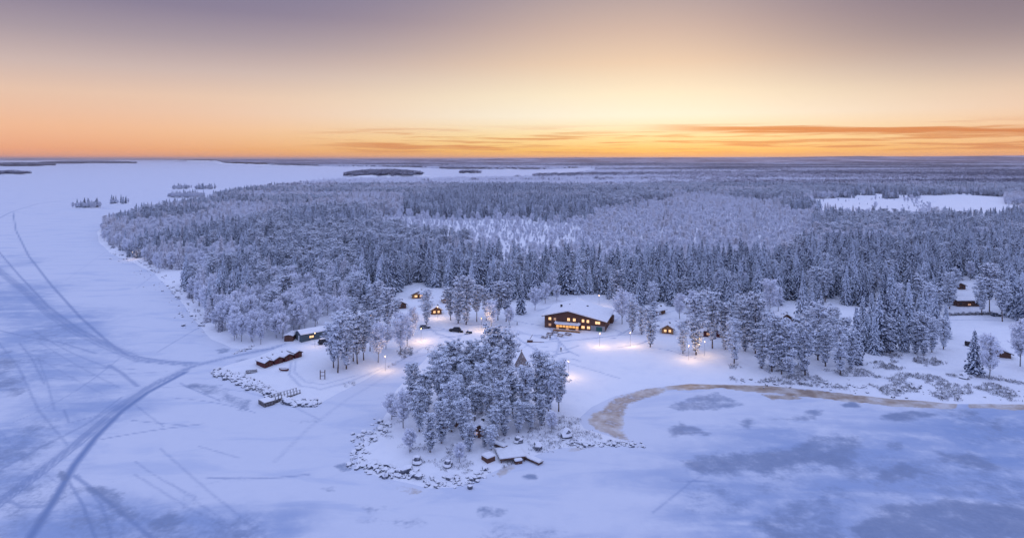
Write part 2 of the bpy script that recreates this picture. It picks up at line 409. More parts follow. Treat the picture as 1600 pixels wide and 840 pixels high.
# ------------------------------------------------------------------ ground sheets with painted marks
def stroke_px(pts): return px_flat([p[0] for p in pts], [p[1] for p in pts])
TRACKS = [  # photo pixels along the mark, half width in metres, depth
    ([(-30, 805), (60, 738), (120, 692), (175, 645), (235, 603), (300, 572), (360, 557), (440, 541)], 2.3, .9),
    ([(-20, 745), (60, 700), (130, 665), (190, 628), (250, 592)], .8, .5),
    ([(40, 850), (90, 772), (115, 727), (150, 682), (190, 642), (230, 613), (290, 581)], 1.2, 1.),
    ([(-30, 400), (40, 455), (80, 490), (120, 517), (170, 540), (220, 562), (300, 569)], 2.8, .75),
    ([(-20, 372), (30, 430), (75, 478), (120, 511), (190, 549)], .8, .7),
    ([(20, 330), (25, 360), (45, 400), (80, 445), (125, 495), (170, 535), (200, 555), (260, 564), (310, 567)], .9, .75),
    ([(-20, 512), (40, 525), (100, 536), (150, 552)], .7, .6), ([(-20, 563), (60, 567), (130, 573), (210, 576)], .6, .5),
    ([(-20, 350), (20, 330), (60, 318), (120, 310), (200, 305)], 1.6, .5), ([(170, 570), (190, 582), (215, 603)], 1.0, .6),
    ([(-10, 525), (30, 575), (60, 640), (110, 700)], .6, .45), ([(30, 535), (50, 560), (70, 600)], .6, .5), ([(60, 560), (75, 600), (85, 640)], .5, .4),
    ([(-10, 600), (80, 590), (170, 585), (260, 580)], .5, .4), ([(100, 640), (108, 660), (150, 650), (190, 620)], .5, .5),
    ([(115, 742), (150, 768), (190, 800), (240, 842)], .7, .7), ([(100, 740), (128, 785), (150, 842)], .45, .6), ([(120, 740), (160, 790), (175, 842)], .4, .5),
    ([(10, 780), (35, 792), (75, 790)], .8, .6), ([(250, 700), (330, 770), (420, 842)], .4, .35), ([(210, 740), (290, 790), (390, 842)], .35, .35),
    ([(1020, 800), (1080, 752), (1140, 720)], .35, .4), ([(1050, 750), (1110, 752)], .3, .5),
    ([(455, 572), (452, 590), (470, 608), (500, 612), (540, 600), (600, 575), (660, 545)], .7, .4), ([(462, 570), (460, 588), (478, 602), (505, 605), (560, 588)], .6, .35),
    ([(470, 540), (520, 545), (560, 560)], .8, .35), ([(845, 542), (900, 538), (960, 531), (1040, 524), (1100, 526)], .9, .5), ([(840, 492), (870, 483), (900, 480)], .9, .45),
    ([(660, 520), (720, 525), (790, 520), (850, 535)], 1.5, .35), ([(1340, 500), (1420, 505), (1600, 508)], 1.2, .4), ([(1290, 497), (1345, 504), (1330, 520)], 1., .4),
    ([(640, 560), (700, 545), (770, 540)], .6, .35), ([(430, 720), (480, 670), (540, 625), (600, 590), (650, 560)], 1.0, .22),
]
_t = []
for pts, hw, amp in TRACKS:                      # broad roads are many ruts side by side
    if hw < 1.9: _t.append((pts, max(hw, .5), amp)); continue
    _t.append((pts, hw * 1.15, amp * .5))
    for k in range(6):
        off = (k - 2.5) / 2.5 * hw * random.uniform(.7, 1.0); _t.append(([(x + off * (y - HY) / CAM_H * .8 + random.gauss(0, 1), y - off * .8) for x, y in pts], .45, amp * random.uniform(.5, 1)))
for k in range(26):                              # single crossings of the ice
    x, y = random.uniform(-30, 330), random.uniform(430, 800); a_ = random.choice((random.gauss(.55, .18), random.gauss(-.45, .2), random.gauss(.05, .1))); cv_ = random.gauss(0, .0016); L_ = random.uniform(60, 260); q = []
    for j in range(7): q.append((x, y)); x += math.cos(a_) * L_ / 6; y += math.sin(a_) * L_ / 6; a_ += cv_ * L_ / 6
    if min(p[1] for p in q) > 340: _t.append((q, random.uniform(.35, .55), random.uniform(.25, .6)))
for k in range(34):                              # foot and sledge paths round the yard
    x, y = random.uniform(660, 1060), random.uniform(495, 570); a_ = random.gauss(0, .35) + (math.pi if random.random() < .5 else 0); L_ = random.uniform(40, 120); q = []
    for j in range(6): q.append((x, y)); x += math.cos(a_) * L_ / 5; y += math.sin(a_) * L_ / 9; a_ += random.gauss(0, .25)
    _t.append((q, random.uniform(.45, .8), random.uniform(.35, .7)))
TRACKS = _t
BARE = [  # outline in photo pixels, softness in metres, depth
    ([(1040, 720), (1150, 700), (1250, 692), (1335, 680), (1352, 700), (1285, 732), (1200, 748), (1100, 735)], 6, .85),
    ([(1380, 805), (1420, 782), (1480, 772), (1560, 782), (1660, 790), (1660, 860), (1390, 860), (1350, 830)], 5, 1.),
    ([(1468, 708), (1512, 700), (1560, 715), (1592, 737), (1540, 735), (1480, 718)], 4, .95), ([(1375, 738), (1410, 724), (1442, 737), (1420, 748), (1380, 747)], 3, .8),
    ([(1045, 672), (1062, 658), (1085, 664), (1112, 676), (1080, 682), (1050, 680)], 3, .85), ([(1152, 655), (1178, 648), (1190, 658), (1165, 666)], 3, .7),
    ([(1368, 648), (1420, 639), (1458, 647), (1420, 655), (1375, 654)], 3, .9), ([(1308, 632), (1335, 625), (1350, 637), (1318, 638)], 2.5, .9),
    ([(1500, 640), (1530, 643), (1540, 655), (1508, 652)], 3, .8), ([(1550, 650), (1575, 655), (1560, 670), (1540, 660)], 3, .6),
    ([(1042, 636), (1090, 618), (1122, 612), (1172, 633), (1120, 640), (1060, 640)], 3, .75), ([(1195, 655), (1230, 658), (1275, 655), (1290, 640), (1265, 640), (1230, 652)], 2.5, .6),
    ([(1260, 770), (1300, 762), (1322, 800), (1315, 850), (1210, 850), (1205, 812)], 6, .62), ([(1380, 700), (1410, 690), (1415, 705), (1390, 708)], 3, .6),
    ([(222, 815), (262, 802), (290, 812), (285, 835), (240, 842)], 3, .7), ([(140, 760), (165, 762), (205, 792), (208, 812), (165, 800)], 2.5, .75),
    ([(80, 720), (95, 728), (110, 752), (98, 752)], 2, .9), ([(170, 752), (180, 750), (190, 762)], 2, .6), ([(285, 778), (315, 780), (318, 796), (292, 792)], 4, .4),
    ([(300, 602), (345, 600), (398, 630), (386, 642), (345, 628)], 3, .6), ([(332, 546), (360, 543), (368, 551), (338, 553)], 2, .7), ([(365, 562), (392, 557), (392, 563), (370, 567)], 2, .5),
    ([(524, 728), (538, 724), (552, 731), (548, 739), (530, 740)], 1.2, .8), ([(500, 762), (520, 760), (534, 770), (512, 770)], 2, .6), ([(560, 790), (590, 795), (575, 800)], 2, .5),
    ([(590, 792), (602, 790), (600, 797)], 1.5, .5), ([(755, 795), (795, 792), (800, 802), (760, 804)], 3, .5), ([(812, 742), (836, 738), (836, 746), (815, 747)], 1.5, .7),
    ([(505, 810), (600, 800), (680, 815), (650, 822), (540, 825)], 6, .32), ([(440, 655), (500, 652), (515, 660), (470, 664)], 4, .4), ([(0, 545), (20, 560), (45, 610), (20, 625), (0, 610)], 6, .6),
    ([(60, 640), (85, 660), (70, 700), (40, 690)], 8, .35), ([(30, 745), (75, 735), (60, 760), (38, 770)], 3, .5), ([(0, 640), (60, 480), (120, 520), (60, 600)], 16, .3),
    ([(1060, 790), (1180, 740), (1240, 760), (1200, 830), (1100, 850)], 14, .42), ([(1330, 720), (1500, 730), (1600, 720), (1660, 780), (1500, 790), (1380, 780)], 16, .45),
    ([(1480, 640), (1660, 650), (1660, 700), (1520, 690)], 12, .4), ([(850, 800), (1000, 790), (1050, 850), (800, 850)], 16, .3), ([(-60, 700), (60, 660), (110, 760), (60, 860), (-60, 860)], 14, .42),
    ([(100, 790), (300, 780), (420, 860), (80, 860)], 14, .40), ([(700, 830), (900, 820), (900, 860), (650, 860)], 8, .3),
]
THIN_DIM = [  # thin snow over ice, with dimmer, bluer light towards edges and corners painted in
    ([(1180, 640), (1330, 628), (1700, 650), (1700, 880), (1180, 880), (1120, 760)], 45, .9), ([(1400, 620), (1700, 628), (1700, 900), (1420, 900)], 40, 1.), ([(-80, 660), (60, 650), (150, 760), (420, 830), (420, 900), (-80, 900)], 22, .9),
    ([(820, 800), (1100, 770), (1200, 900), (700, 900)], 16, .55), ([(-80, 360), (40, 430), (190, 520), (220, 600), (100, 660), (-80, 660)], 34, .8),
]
SLUSH = [
    ([(918, 656), (940, 636), (968, 619), (1010, 607), (1060, 602), (1062, 607), (1018, 619), (986, 634), (966, 652), (968, 672), (988, 689), (958, 683), (928, 670)], 2.2, .72),
    ([(1040, 603), (1080, 598), (1150, 599), (1200, 602), (1290, 611), (1400, 622), (1496, 628), (1496, 638), (1400, 634), (1290, 622), (1200, 613), (1120, 606), (1060, 609)], .9, 1.1),
    ([(1510, 624), (1700, 634), (1700, 645), (1515, 636)], .9, 1.1), ([(605, 752), (635, 758), (660, 768), (640, 772), (615, 764)], 1.5, .5),
    ([(770, 738), (798, 725), (802, 730), (780, 745)], 1.2, .5), ([(1190, 616), (1235, 618), (1250, 622), (1205, 624)], 1.5, .8), ([(935, 688), (960, 690), (900, 706), (880, 704)], 1.5, .4),
]
def paint(P, items, line=False):
    out = np.zeros(len(P))
    for pts, wd, amp in items:
        L = stroke_px(pts); lo = L.min(0) - 3 * wd - 2; hi = L.max(0) + 3 * wd + 2
        k = np.where((P[:, 0] > lo[0]) & (P[:, 0] < hi[0]) & (P[:, 1] > lo[1]) & (P[:, 1] < hi[1]))[0]
        if not len(k): continue
        if line:
            d = dist_line(P[k], L); v = amp * np.clip(1.25 - d / wd, 0, 1)
        else:
            d = sdf_poly(P[k], L) + (fbm(P[k, 0], P[k, 1], 4 + wd, 4, 5) - .5) * wd * 2.2; x = np.clip((d + wd * .6) / (1.2 * wd), 0, 1); v = amp * x * x * (3 - 2 * x)
        out[k] = np.maximum(out[k], v)
    return out

def fan(y0, y1, rows, ulim, cols):
    """ground grid whose cells grow with distance"""
    ys = np.geomspace(y0, y1, rows); us = np.linspace(-ulim, ulim, cols)
    Y = np.repeat(ys, cols); X = np.tile(us, rows) * np.maximum(Y, 60)
    i = np.arange(rows * cols).reshape(rows, cols)
    F = np.stack([i[:-1, :-1], i[:-1, 1:], i[1:, 1:], i[1:, :-1]], -1).reshape(-1, 4)
    return X, Y, F
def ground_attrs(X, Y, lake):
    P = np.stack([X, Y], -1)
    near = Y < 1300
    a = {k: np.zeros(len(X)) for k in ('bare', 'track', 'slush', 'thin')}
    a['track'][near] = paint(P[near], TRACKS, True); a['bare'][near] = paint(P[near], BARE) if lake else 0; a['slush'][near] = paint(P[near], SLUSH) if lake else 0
    a['thin'][near] = paint(P[near], THIN_DIM) if lake else 0
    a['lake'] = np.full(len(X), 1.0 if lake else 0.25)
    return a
def compact(V, F, attrs):
    used = np.unique(F); mp = np.full(len(V), -1); mp[used] = np.arange(len(used))
    return V[used], mp[F], {k: v[used] for k, v in attrs.items()}
def two_fans(fn):
    """fine near part and coarse far part, stitched by overlap of one row"""
    X, Y, F = fan(90, 1500, 540, 1.0, 760)
    X2, Y2, F2 = fan(1500, 60000, 80, 1.0, 760)
    return np.concatenate([X, X2]), np.concatenate([Y, Y2]), np.concatenate([F, F2 + len(X)])

GX, GY, GF = two_fans(None)
GH, GS = height(GX, GY)
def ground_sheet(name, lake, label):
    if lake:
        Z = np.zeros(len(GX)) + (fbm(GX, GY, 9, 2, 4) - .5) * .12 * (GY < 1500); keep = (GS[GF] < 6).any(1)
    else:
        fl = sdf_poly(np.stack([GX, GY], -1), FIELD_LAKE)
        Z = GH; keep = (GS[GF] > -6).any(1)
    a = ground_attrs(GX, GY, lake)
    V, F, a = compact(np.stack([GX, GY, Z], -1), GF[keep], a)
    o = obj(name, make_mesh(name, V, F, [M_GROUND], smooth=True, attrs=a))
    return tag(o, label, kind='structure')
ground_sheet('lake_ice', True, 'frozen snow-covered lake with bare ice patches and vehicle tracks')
ground_sheet('ground', False, 'snow-covered land under the forest and around the lodge')
me = make_mesh('lake_bed', [(-90000, -3000, -3.5), (90000, -3000, -3.5), (90000, 90000, -3.5), (-90000, 90000, -3.5)], np.array([[0, 1, 2, 3]]), [M_SNOW])
tag(obj('lake_bed', me), 'flat snowy ground beneath the lake out to the horizon', kind='structure')

# ------------------------------------------------------------------ tree shapes
def unit(v): return v / np.maximum(np.linalg.norm(v, axis=-1, keepdims=True), 1e-9)
def diamonds(C, N, size, asp, rng, T=None):
    """leaf-sized rhombic faces: centres C, normals N, half length size, width ratio asp, optional long axis T"""
    n = len(C); N = unit(N)
    T = unit(rng.normal(size=(n, 3))) if T is None else unit(T)
    b = unit(np.cross(N, T)); t = np.cross(b, N) if T is None else unit(np.cross(b, N))
    s = np.asarray(size)[:, None] * np.ones((n, 1)); a = np.asarray(asp) * np.ones(n)
    V = np.stack([C + t * s, C + b * s * a[:, None], C - t * s, C - b * s * a[:, None]], 1).reshape(-1, 3)
    return V, np.arange(4 * n).reshape(-1, 4)

def tube_np(pts, rad, n=5):
    m = MB().tube(pts, rad, n)
    V = np.array([tuple(v) for v in m.v]); F = [np.array([f for f in m.f if len(f) == 4])]
    return V, F[0]
def join(parts):
    V = []; F = []; b = 0
    for v, f in parts:
        V.append(v); F.append(f + b); b += len(v)
    return np.concatenate(V), np.concatenate(F)

def pine_shape(seed, H=16.0, low=.30, Rm=3.2):
    g = np.random.default_rng(seed)
    lean = g.normal(0, .25, 2)
    zs = np.linspace(0, H * .97, 7); tp = [(lean[0] * (z / H) ** 2 * 1.5 + g.normal(0, .06), lean[1] * (z / H) ** 2 * 1.5 + g.normal(0, .06), z) for z in zs]
    rad = np.interp(zs / H, [0, .05, .5, 1], [.26, .20, .14, .03])
    trunk = [tube_np(tp, list(rad), 6)]
    Cs, Ns, Ss, Sn = [], [], [], []
    nb = int(58 + g.integers(0, 10))
    for i in range(nb):
        q = (i + g.random()) / nb
        z = H * (low + (1 - low) * q * .98)
        r = Rm * (math.sin(math.pi * min(1, .16 + .86 * (1 - q) ** .8)) ** .7) * g.uniform(.55, 1.12) * (1 if q > .12 else .8)
        a = i * 2.399 + g.normal(0, .5)
        up = g.uniform(-.05, .35) + .5 * q
        tx = np.interp(z, zs, [p[0] for p in tp]); ty = np.interp(z, zs, [p[1] for p in tp])
        e = np.array([tx + r * math.cos(a), ty + r * math.sin(a), z + r * up])
        if r > .8: trunk.append(tube_np([(tx, ty, z), tuple((np.array([tx, ty, z]) * .5 + e * .5) - [0, 0, .1]), tuple(e)], [.06, .04, .015], 3))
        for k in range(4 if r > 2 else 3 if r > 1.1 else 2):
            f = 1 - k * .25 + g.normal(0, .05)
            c = np.array([tx, ty, z]) * (1 - f) + e * f + g.normal(0, .22, 3)
            cr = g.uniform(.65, 1.1) * (1 - .2 * q)
            m = 27
            d = unit(g.normal(size=(m, 3)) + [0, 0, .15]); d2 = d * [1, 1, .55]
            Cs.append(c + d2 * cr * g.uniform(.55, 1.0, (m, 1))); Ns.append(d * [1, 1, 1.4] + [0, 0, .7] + g.normal(0, .35, (m, 3)))
            Ss.append(g.uniform(.15, .33, m) * (cr / .75)); Sn.append(np.clip(.62 + .72 * d[:, 2] + g.normal(0, .12, m), 0, 1))
    C = np.concatenate(Cs); V, F = diamonds(C, np.concatenate(Ns), np.concatenate(Ss), g.uniform(.4, .8, len(C)), g)
    return join(trunk), (V, F), np.repeat(np.concatenate(Sn), 4)

def spruce_shape(seed, H=17.0, Rm=2.5, low=.05):
    g = np.random.default_rng(seed)
    trunk = tube_np([(0, 0, 0), (0, 0, H * .5), (0, 0, H * .98)], [.22, .13, .02], 6)
    Cs, Ns, Ss, As, Ts, Sn = [], [], [], [], [], []
    z = H * low; k = 0
    while z < H * .985:
        q = z / H; Lr = Rm * (1 - q) ** .85 * (1.0 if q > .12 else .85) + .12
        nb = 9 if q < .6 else (7 if q < .85 else 5)
        for j in range(nb):
            a = k * .7 + j * 2 * math.pi / nb + g.normal(0, .22); L = Lr * g.uniform(.68, 1.15)
            dx, dy = math.cos(a), math.sin(a); side = np.array([-dy, dx, 0])
            for sgi in range(3):
                f = (sgi + .7) / 3; r = L * f; dz = .12 * r - .55 * r * r / max(L, .3) * g.uniform(.6, 1.1)
                c = np.array([dx * r, dy * r, z + dz]) + g.normal(0, .05, 3)
                ax = np.array([dx, dy, .12 - 1.0 * f * .7])
                Cs.append(c); Ns.append(np.array([dx * .35, dy * .35, 1]) + g.normal(0, .22, 3)); Ts.append(ax); Ss.append(.26 * L + .16); As.append(.62 - .1 * sgi); Sn.append(np.clip(.62 + .2 * f + .34 * q + g.normal(0, .16), 0, 1))
                for sd_ in (-1, 1):
                    Cs.append(c + side * sd_ * .16 * L * (1.1 - .6 * f) - [0, 0, .16 + .1 * L * g.random()]); Ns.append(side * sd_ + np.array([dx, dy, .7]) * .5 + g.normal(0, .25, 3)); Ts.append(np.array([dx * .5, dy * .5, -1.0]))
                    Ss.append(g.uniform(.22, .38) + .05 * L); As.append(.55); Sn.append(np.clip(g.normal(.08 + .36 * q, .18), 0, 1))
        z += (.62 if q < .6 else .48) * g.uniform(.85, 1.15); k += 1
    Cs.append(np.array([0, 0, H])); Ns.append(np.array([0, -1, .1])); Ts.append(np.array([0, 0, 1])); Ss.append(.5); As.append(.2); Sn.append(.7)
    V, F = diamonds(np.array(Cs), np.array(Ns), np.array(Ss), np.array(As), g, np.array(Ts))
    return trunk, (V, F), np.repeat(np.array(Sn), 4)

def birch_shape(seed, H=11.0, Rm=2.5, tw=46, thick=.28):
    g = np.random.default_rng(seed)
    trunk = [tube_np([(0, 0, 0), (g.normal(0, .15), g.normal(0, .15), H * .4), (g.normal(0, .3), g.normal(0, .3), H * .93)], [.13, .09, .02], 5)]
    Cs, Ns, Ss, Ts, Sn = [], [], [], [], []
    for i in range(40):
        q = (i + g.random()) / 40; z0 = H * (.16 + .62 * q); a = i * 2.399 + g.normal(0, .4)
        r = Rm * (math.sin(math.pi * (.18 + .74 * q)) ** .8) * g.uniform(.6, 1.1); rise = H * g.uniform(.10, .22) * (1.15 - .4 * q)
        b0 = np.array([0, 0, z0]); e = np.array([r * math.cos(a), r * math.sin(a), min(z0 + rise, H)])
        trunk.append(tube_np([tuple(b0), tuple(b0 * .45 + e * .55 + np.array([0, 0, -.15])), tuple(e)], [.045, .03, .01], 3))
        f = g.uniform(.3, 1.05, tw)[:, None]; c = b0 * (1 - f) + e * f + g.normal(0, .26, (tw, 3)) + [0, 0, .1]
        d = unit(e - b0) * .8 + g.normal(0, .7, (tw, 3)) + [0, 0, .25]
        Cs.append(c); Ts.append(d); Ns.append(g.normal(size=(tw, 3)) + [0, 0, 1.1]); Ss.append(g.uniform(.25, .52, tw)); Sn.append(np.clip(g.normal(.66, .18, tw) + .12 * (c[:, 2] / H), 0, 1))
    C = np.concatenate(Cs); V, F = diamonds(C, np.concatenate(Ns), np.concatenate(Ss), g.uniform(thick * .8, thick * 1.5, len(C)), g, np.concatenate(Ts))
    return join(trunk), (V, F), np.repeat(np.concatenate(Sn), 4)

KIND = {}
for kname, fn, barkm, leafm, nv in (('pine', pine_shape, M_BARK_PINE, M_PINE, 7), ('spruce', spruce_shape, M_BARK_SPRUCE, M_SPRUCE, 6), ('birch', birch_shape, M_BARK_BIRCH, M_BIRCH, 6)):
    vs = []
    for i in range(nv):
        g = np.random.default_rng(i + 50)
        if kname == 'pine': tr, cr, sn = fn(100 + i, low=(.30, .20, .24, .08, .32, .06, .12)[i], Rm=(3.1, 3.5, 2.9, 3.3, 3.7, 2.9, 3.3)[i])
        elif kname == 'spruce': tr, cr, sn = fn(200 + i, Rm=(2.9, 2.5, 3.3, 2.4, 2.8, 3.4)[i])
        else: tr, cr, sn = fn(300 + i, Rm=(2.4, 2.9, 2.1, 3.2, 2.6, 2.3)[i])
        tm = make_mesh(kname + '_trunk', tr[0], tr[1], [barkm]); cm = make_mesh(kname + '_crown', cr[0], cr[1], [leafm], attrs={'snow': sn})
        # joined version for the stuff forest
        V, F = join([tr, cr])
        jm = make_mesh(kname + '_whole', V, F, [barkm, leafm], midx=[0] * len(tr[1]) + [1] * len(cr[1]), attrs={'snow': np.concatenate([np.zeros(len(tr[0])), sn])})
        pm = jm
        if kname != 'birch': pm = jm.copy(); pm.materials[1] = M_PINE_PALE if kname == 'pine' else M_SPRUCE_PALE
        vs.append((tm, cm, jm, pm))
    KIND[kname] = vs
NOMH = {'pine': 16.0, 'spruce': 17.0, 'birch': 11.0}

TREE_CAT = 'tree'
def tree(kind, loc, h, rz=None, var=None, wide=1.0, label=None, group=None):
    vs = KIND[kind]; v = vs[random.randrange(len(vs)) if var is None else var % len(vs)]
    s = h / NOMH[kind]; wd = s * wide
    e = empty({'pine': 'pine_tree', 'spruce': 'spruce_tree', 'birch': 'birch_tree'}[kind], (loc[0], loc[1], loc[2] - .1), random.uniform(0, 6.28) if rz is None else rz, (wd, wd, s))
    tag(e, label, TREE_CAT, group)
    obj('trunk', v[0], e); obj('crown', v[1], e)
    return e

ORD = ['', 'second ', 'third ', 'fourth ', 'fifth ', 'sixth ', 'seventh ', 'eighth ', 'ninth ', 'tenth ', 'eleventh ', 'twelfth ', 'thirteenth ', 'fourteenth ', 'fifteenth ', 'sixteenth ']
def ordinal(i, n):
    if n == 1: return 'lone'
    if i == 0: return 'leftmost'
    if i == n - 1: return 'rightmost'
    if i <= (n - 1) / 2: return ORD[i] + 'from left'
    return ORD[n - 1 - i] + 'from right'

# hand-placed trees: photo column, row of the foot, row of the top
STANDS = [
    ('pine', 'snow-laden pine', 'in the back row of the wooded point', 'pines on the wooded point',
     [(700, 622, 541), (718, 626, 560), (735, 616, 540), (757, 622, 546), (770, 612, 520), (779, 630, 552), (793, 614, 524),  (822, 634, 578), (685, 632, 556)]),
    ('pine', 'snow-laden pine', 'in the middle of the wooded point', 'pines on the wooded point',
     [(645, 642, 573), (664, 650, 586), (690, 648, 566), (715, 655, 592), (742, 660, 605), (765, 664, 608), (786, 668, 600), (801, 652, 583), (822, 656, 580), (841, 648, 556), (857, 652, 570), (873, 642, 573), (728, 642, 575), (752, 645, 572)]),
    ('pine', 'frosted pine', 'along the front of the wooded point', 'pines on the wooded point',
     [(655, 674, 610), (672, 706, 650), (690, 692, 632), (706, 674, 602), (724, 686, 628), (733, 704, 664), (768, 702, 668), (757, 697, 668), (772, 684, 640), (789, 680, 632), (810, 675, 630), (829, 670, 634), (846, 664, 620)]),
    ('birch', 'frosted bare birch', 'on the point edge', 'birches on the point', [(630, 668, 606), (640, 705, 668), (718, 722, 690), (612, 655, 612), (862, 675, 640), (748, 612, 545), (716, 615, 540)]),
    ('pine', 'frosted pine', 'in the clump right of the grey-teal building', 'pines right of the grey-teal building',
     [(521, 574, 510), (528, 582, 500), (541, 576, 506), (552, 564, 500), (558, 568, 499), (568, 562, 502), (578, 548, 492), (534, 560, 490)]),
    ('pine', 'tall frosted pine', 'left of the lower left cabins', 'pines by the left cabins', [(590, 512, 446), (606, 522, 456), (572, 512, 466), (553, 510, 470), (618, 505, 470)]),
    ('birch', 'pale frosted birch', 'left of the parked grey car', 'birches left of the yard', [(591, 566, 500), (626, 554, 484), (645, 524, 478), (636, 540, 498), (603, 545, 505), (540, 506, 462), (526, 498, 462)]),
    ('pine', 'dark-trunked pine', 'beside the parked grey car and lit cabin', 'pines by the left cabins', [(667, 507, 457)]),
    ('pine', 'frosted pine', 'in the row between cabins and the lodge yard', 'pines in the row left of the lodge', [(704, 500, 452), (716, 505, 440), (728, 507, 438), (745, 502, 450), (760, 500, 456), (778, 500, 444), (791, 502, 446)]),
    ('spruce', 'slim frosted spruce', 'standing left of the lodge yard', 'spruces left of the lodge', [(814, 490, 430)]),
    ('birch', 'white frosted birch', 'between the pine row and the lodge', 'birches left of the lodge', [(768, 512, 466), (796, 508, 478), (836, 484, 448), (852, 474, 440), (870, 470, 444)]),
    ('birch', 'bright white frosted birch', 'just right of the lodge', 'birches right of the lodge', [(972, 506, 450), (984, 498, 456)]),
    ('pine', 'snow-heavy pine', 'between the lodge and the golden cabin', 'pines right of the lodge', [(988, 518, 472), (1016, 542, 486), (1020, 498, 446), (1003, 522, 482)]),
    ('birch', 'pale rounded birch', 'behind the golden cabin', 'birches behind the golden cabin', [(1062, 498, 456), (1082, 488, 452)]),
    ('pine', 'thin-stemmed pine', 'beside the red shed in lamplight', 'pines by the red shed', [(1067, 552, 506), (1088, 554, 470), (1113, 544, 464), (1128, 520, 476), (1100, 520, 462)]),
    ('pine', 'dark blue frosted pine', 'on the right shore below the round-roofed cabin', 'pines on the right shore',
     [(1147, 567, 503), (1164, 548, 478), (1180, 552, 466), (1190, 575, 520), (1206, 580, 496), (1221, 584, 520), (1234, 588, 508), (1258, 586, 512), (1278, 562, 480), (1313, 586, 514), (1290, 572, 512), (1330, 575, 520)]),
    ('pine', 'tall frosted pine', 'in the second row behind the right shore', 'pines on the right shore', [(1134, 545, 478), (1157, 528, 466), (1172, 534, 470), (1196, 548, 486), (1214, 556, 500), (1247, 560, 500), (1266, 548, 490), (1292, 552, 496), (1303, 540, 484), (1322, 556, 500)]),
    ('spruce', 'slender frosted spruce', 'uphill of the dark spruces by the right-hand yard', 'spruces left of the right-hand yard', [(1348, 530, 466), (1362, 522, 458), (1392, 522, 456), (1412, 548, 486), (1436, 530, 462), (1462, 522, 458), (1478, 528, 476), (1446, 512, 452)]),
    ('spruce', 'frosted spruce', 'behind the round-roofed cabin', 'spruces behind the round-roofed cabin', [(1138, 508, 440), (1150, 502, 442), (1253, 508, 444), (1268, 500, 448), (1281, 498, 446)]),
    ('birch', 'pale frosted birch', 'behind the round-roofed cabin', 'birches behind the round-roofed cabin', [(1203, 492, 432), (1216, 486, 446)]),
    ('spruce', 'tall dark spruce', 'on the slope left of the right-hand yard', 'spruces left of the right-hand yard',
     [(1338, 568, 481), (1354, 548, 490), (1374, 548, 462), (1387, 545, 460), (1403, 532, 452), (1420, 534, 443), (1408, 528, 462), (1366, 552, 496)]),
    ('pine', 'low frosted pine', 'on the slope left of the right-hand yard', 'pines left of the right-hand yard', [(1391, 552, 500), (1430, 552, 503), (1444, 555, 494), (1456, 550, 500), (1452, 498, 446), (1468, 490, 452), (1474, 545, 500)]),
    ('spruce', 'lone dark spruce', 'in front of the right-hand sheds', 'spruces in the right-hand yard', [(1523, 584, 517)]),
    ('birch', 'bare frosted birch', 'in the right-hand yard', 'birches in the right-hand yard', [(1546, 592, 518), (1594, 572, 496), (1612, 580, 500)]),
    ('pine', 'slim tall pine', 'beside the long dark house', 'pines in the right-hand yard', [(1546, 490, 421), (1534, 492, 438), (1484, 482, 430), (1492, 466, 424), (1566, 502, 446), (1556, 468, 424)]),
    ('spruce', 'very dark spruce', 'at the right edge of the yard', 'spruces at the right edge', [(1583, 494, 420), (1597, 500, 426), (1572, 470, 410), (1610, 505, 430)]),
]
HAND_COUNT = {'pine': 0, 'spruce': 0, 'birch': 0}
for kind, look, where, grp, spots in STANDS:
    spots = sorted(spots)
    for i, (px, pb, ptp) in enumerate(spots):
        p = pt(px, pb); h = (pb - ptp) * (p.y / FPX) * 1.06
        wide = max(.85, min(1.4, 1.08 * (13.0 / h) ** .35)) if kind != 'spruce' else random.uniform(.95, 1.15)
        n = len(spots)
        lab = f'{look} {where}' if n == 1 else f'{ordinal(i, n)} {look} {where}'
        lowv = any(k_ in where for k_ in ('right shore', 'front of', 'right-hand', 'golden'))
        tree(kind, p, h, var=random.choice((3, 5, 6)) if kind == 'pine' and lowv else None, wide=wide, label=lab, group=grp if n > 1 else None)
        HAND_COUNT[kind] += 1

# ------------------------------------------------------------------ the forest
EDGE = [(-200, 700), (300, 700), (301, 532), (400, 541), (470, 528), (500, 512), (515, 490), (560, 482), (600, 470), (632, 450), (660, 446), (700, 452), (760, 464), (800, 476), (830, 474), (880, 464), (935, 462),
        (965, 476), (1000, 486), (1040, 480), (1080, 484), (1110, 496), (1150, 492), (1195, 476), (1250, 478), (1300, 474), (1340, 480), (1400, 487), (1470, 486), (1482, 452), (1500, 438), (1550, 436), (1566, 456), (1580, 490), (1640, 505), (2200, 510)]
CLEAR = [  # open ground among the trees (photo pixels)
    [(590, 334), (680, 340), (760, 345), (900, 348), (915, 366), (900, 388), (780, 390), (680, 380), (600, 362)],
    [(1272, 309), (1350, 306), (1440, 306), (1500, 305), (1570, 309), (1566, 330), (1500, 345), (1400, 346), (1290, 340), (1262, 325)],
    [(272, 380), (290, 378), (292, 396), (276, 398)], [(222, 372), (246, 372), (246, 384), (226, 384)], [(270, 428), (310, 420), (320, 432), (290, 444)],
    [(405, 380), (430, 378), (430, 394), (405, 396)], [(1480, 330), (1600, 322), (1640, 332), (1560, 348), (1490, 346)], [(928, 460), (945, 462), (945, 480), (928, 480)], [(1010, 480), (1045, 470), (1060, 500), (1015, 505)],
]
PALE = [(700, 352), (880, 338), (1000, 318), (1180, 314), (1275, 335), (1270, 385), (1200, 428), (1000, 432), (860, 428), (740, 398)]
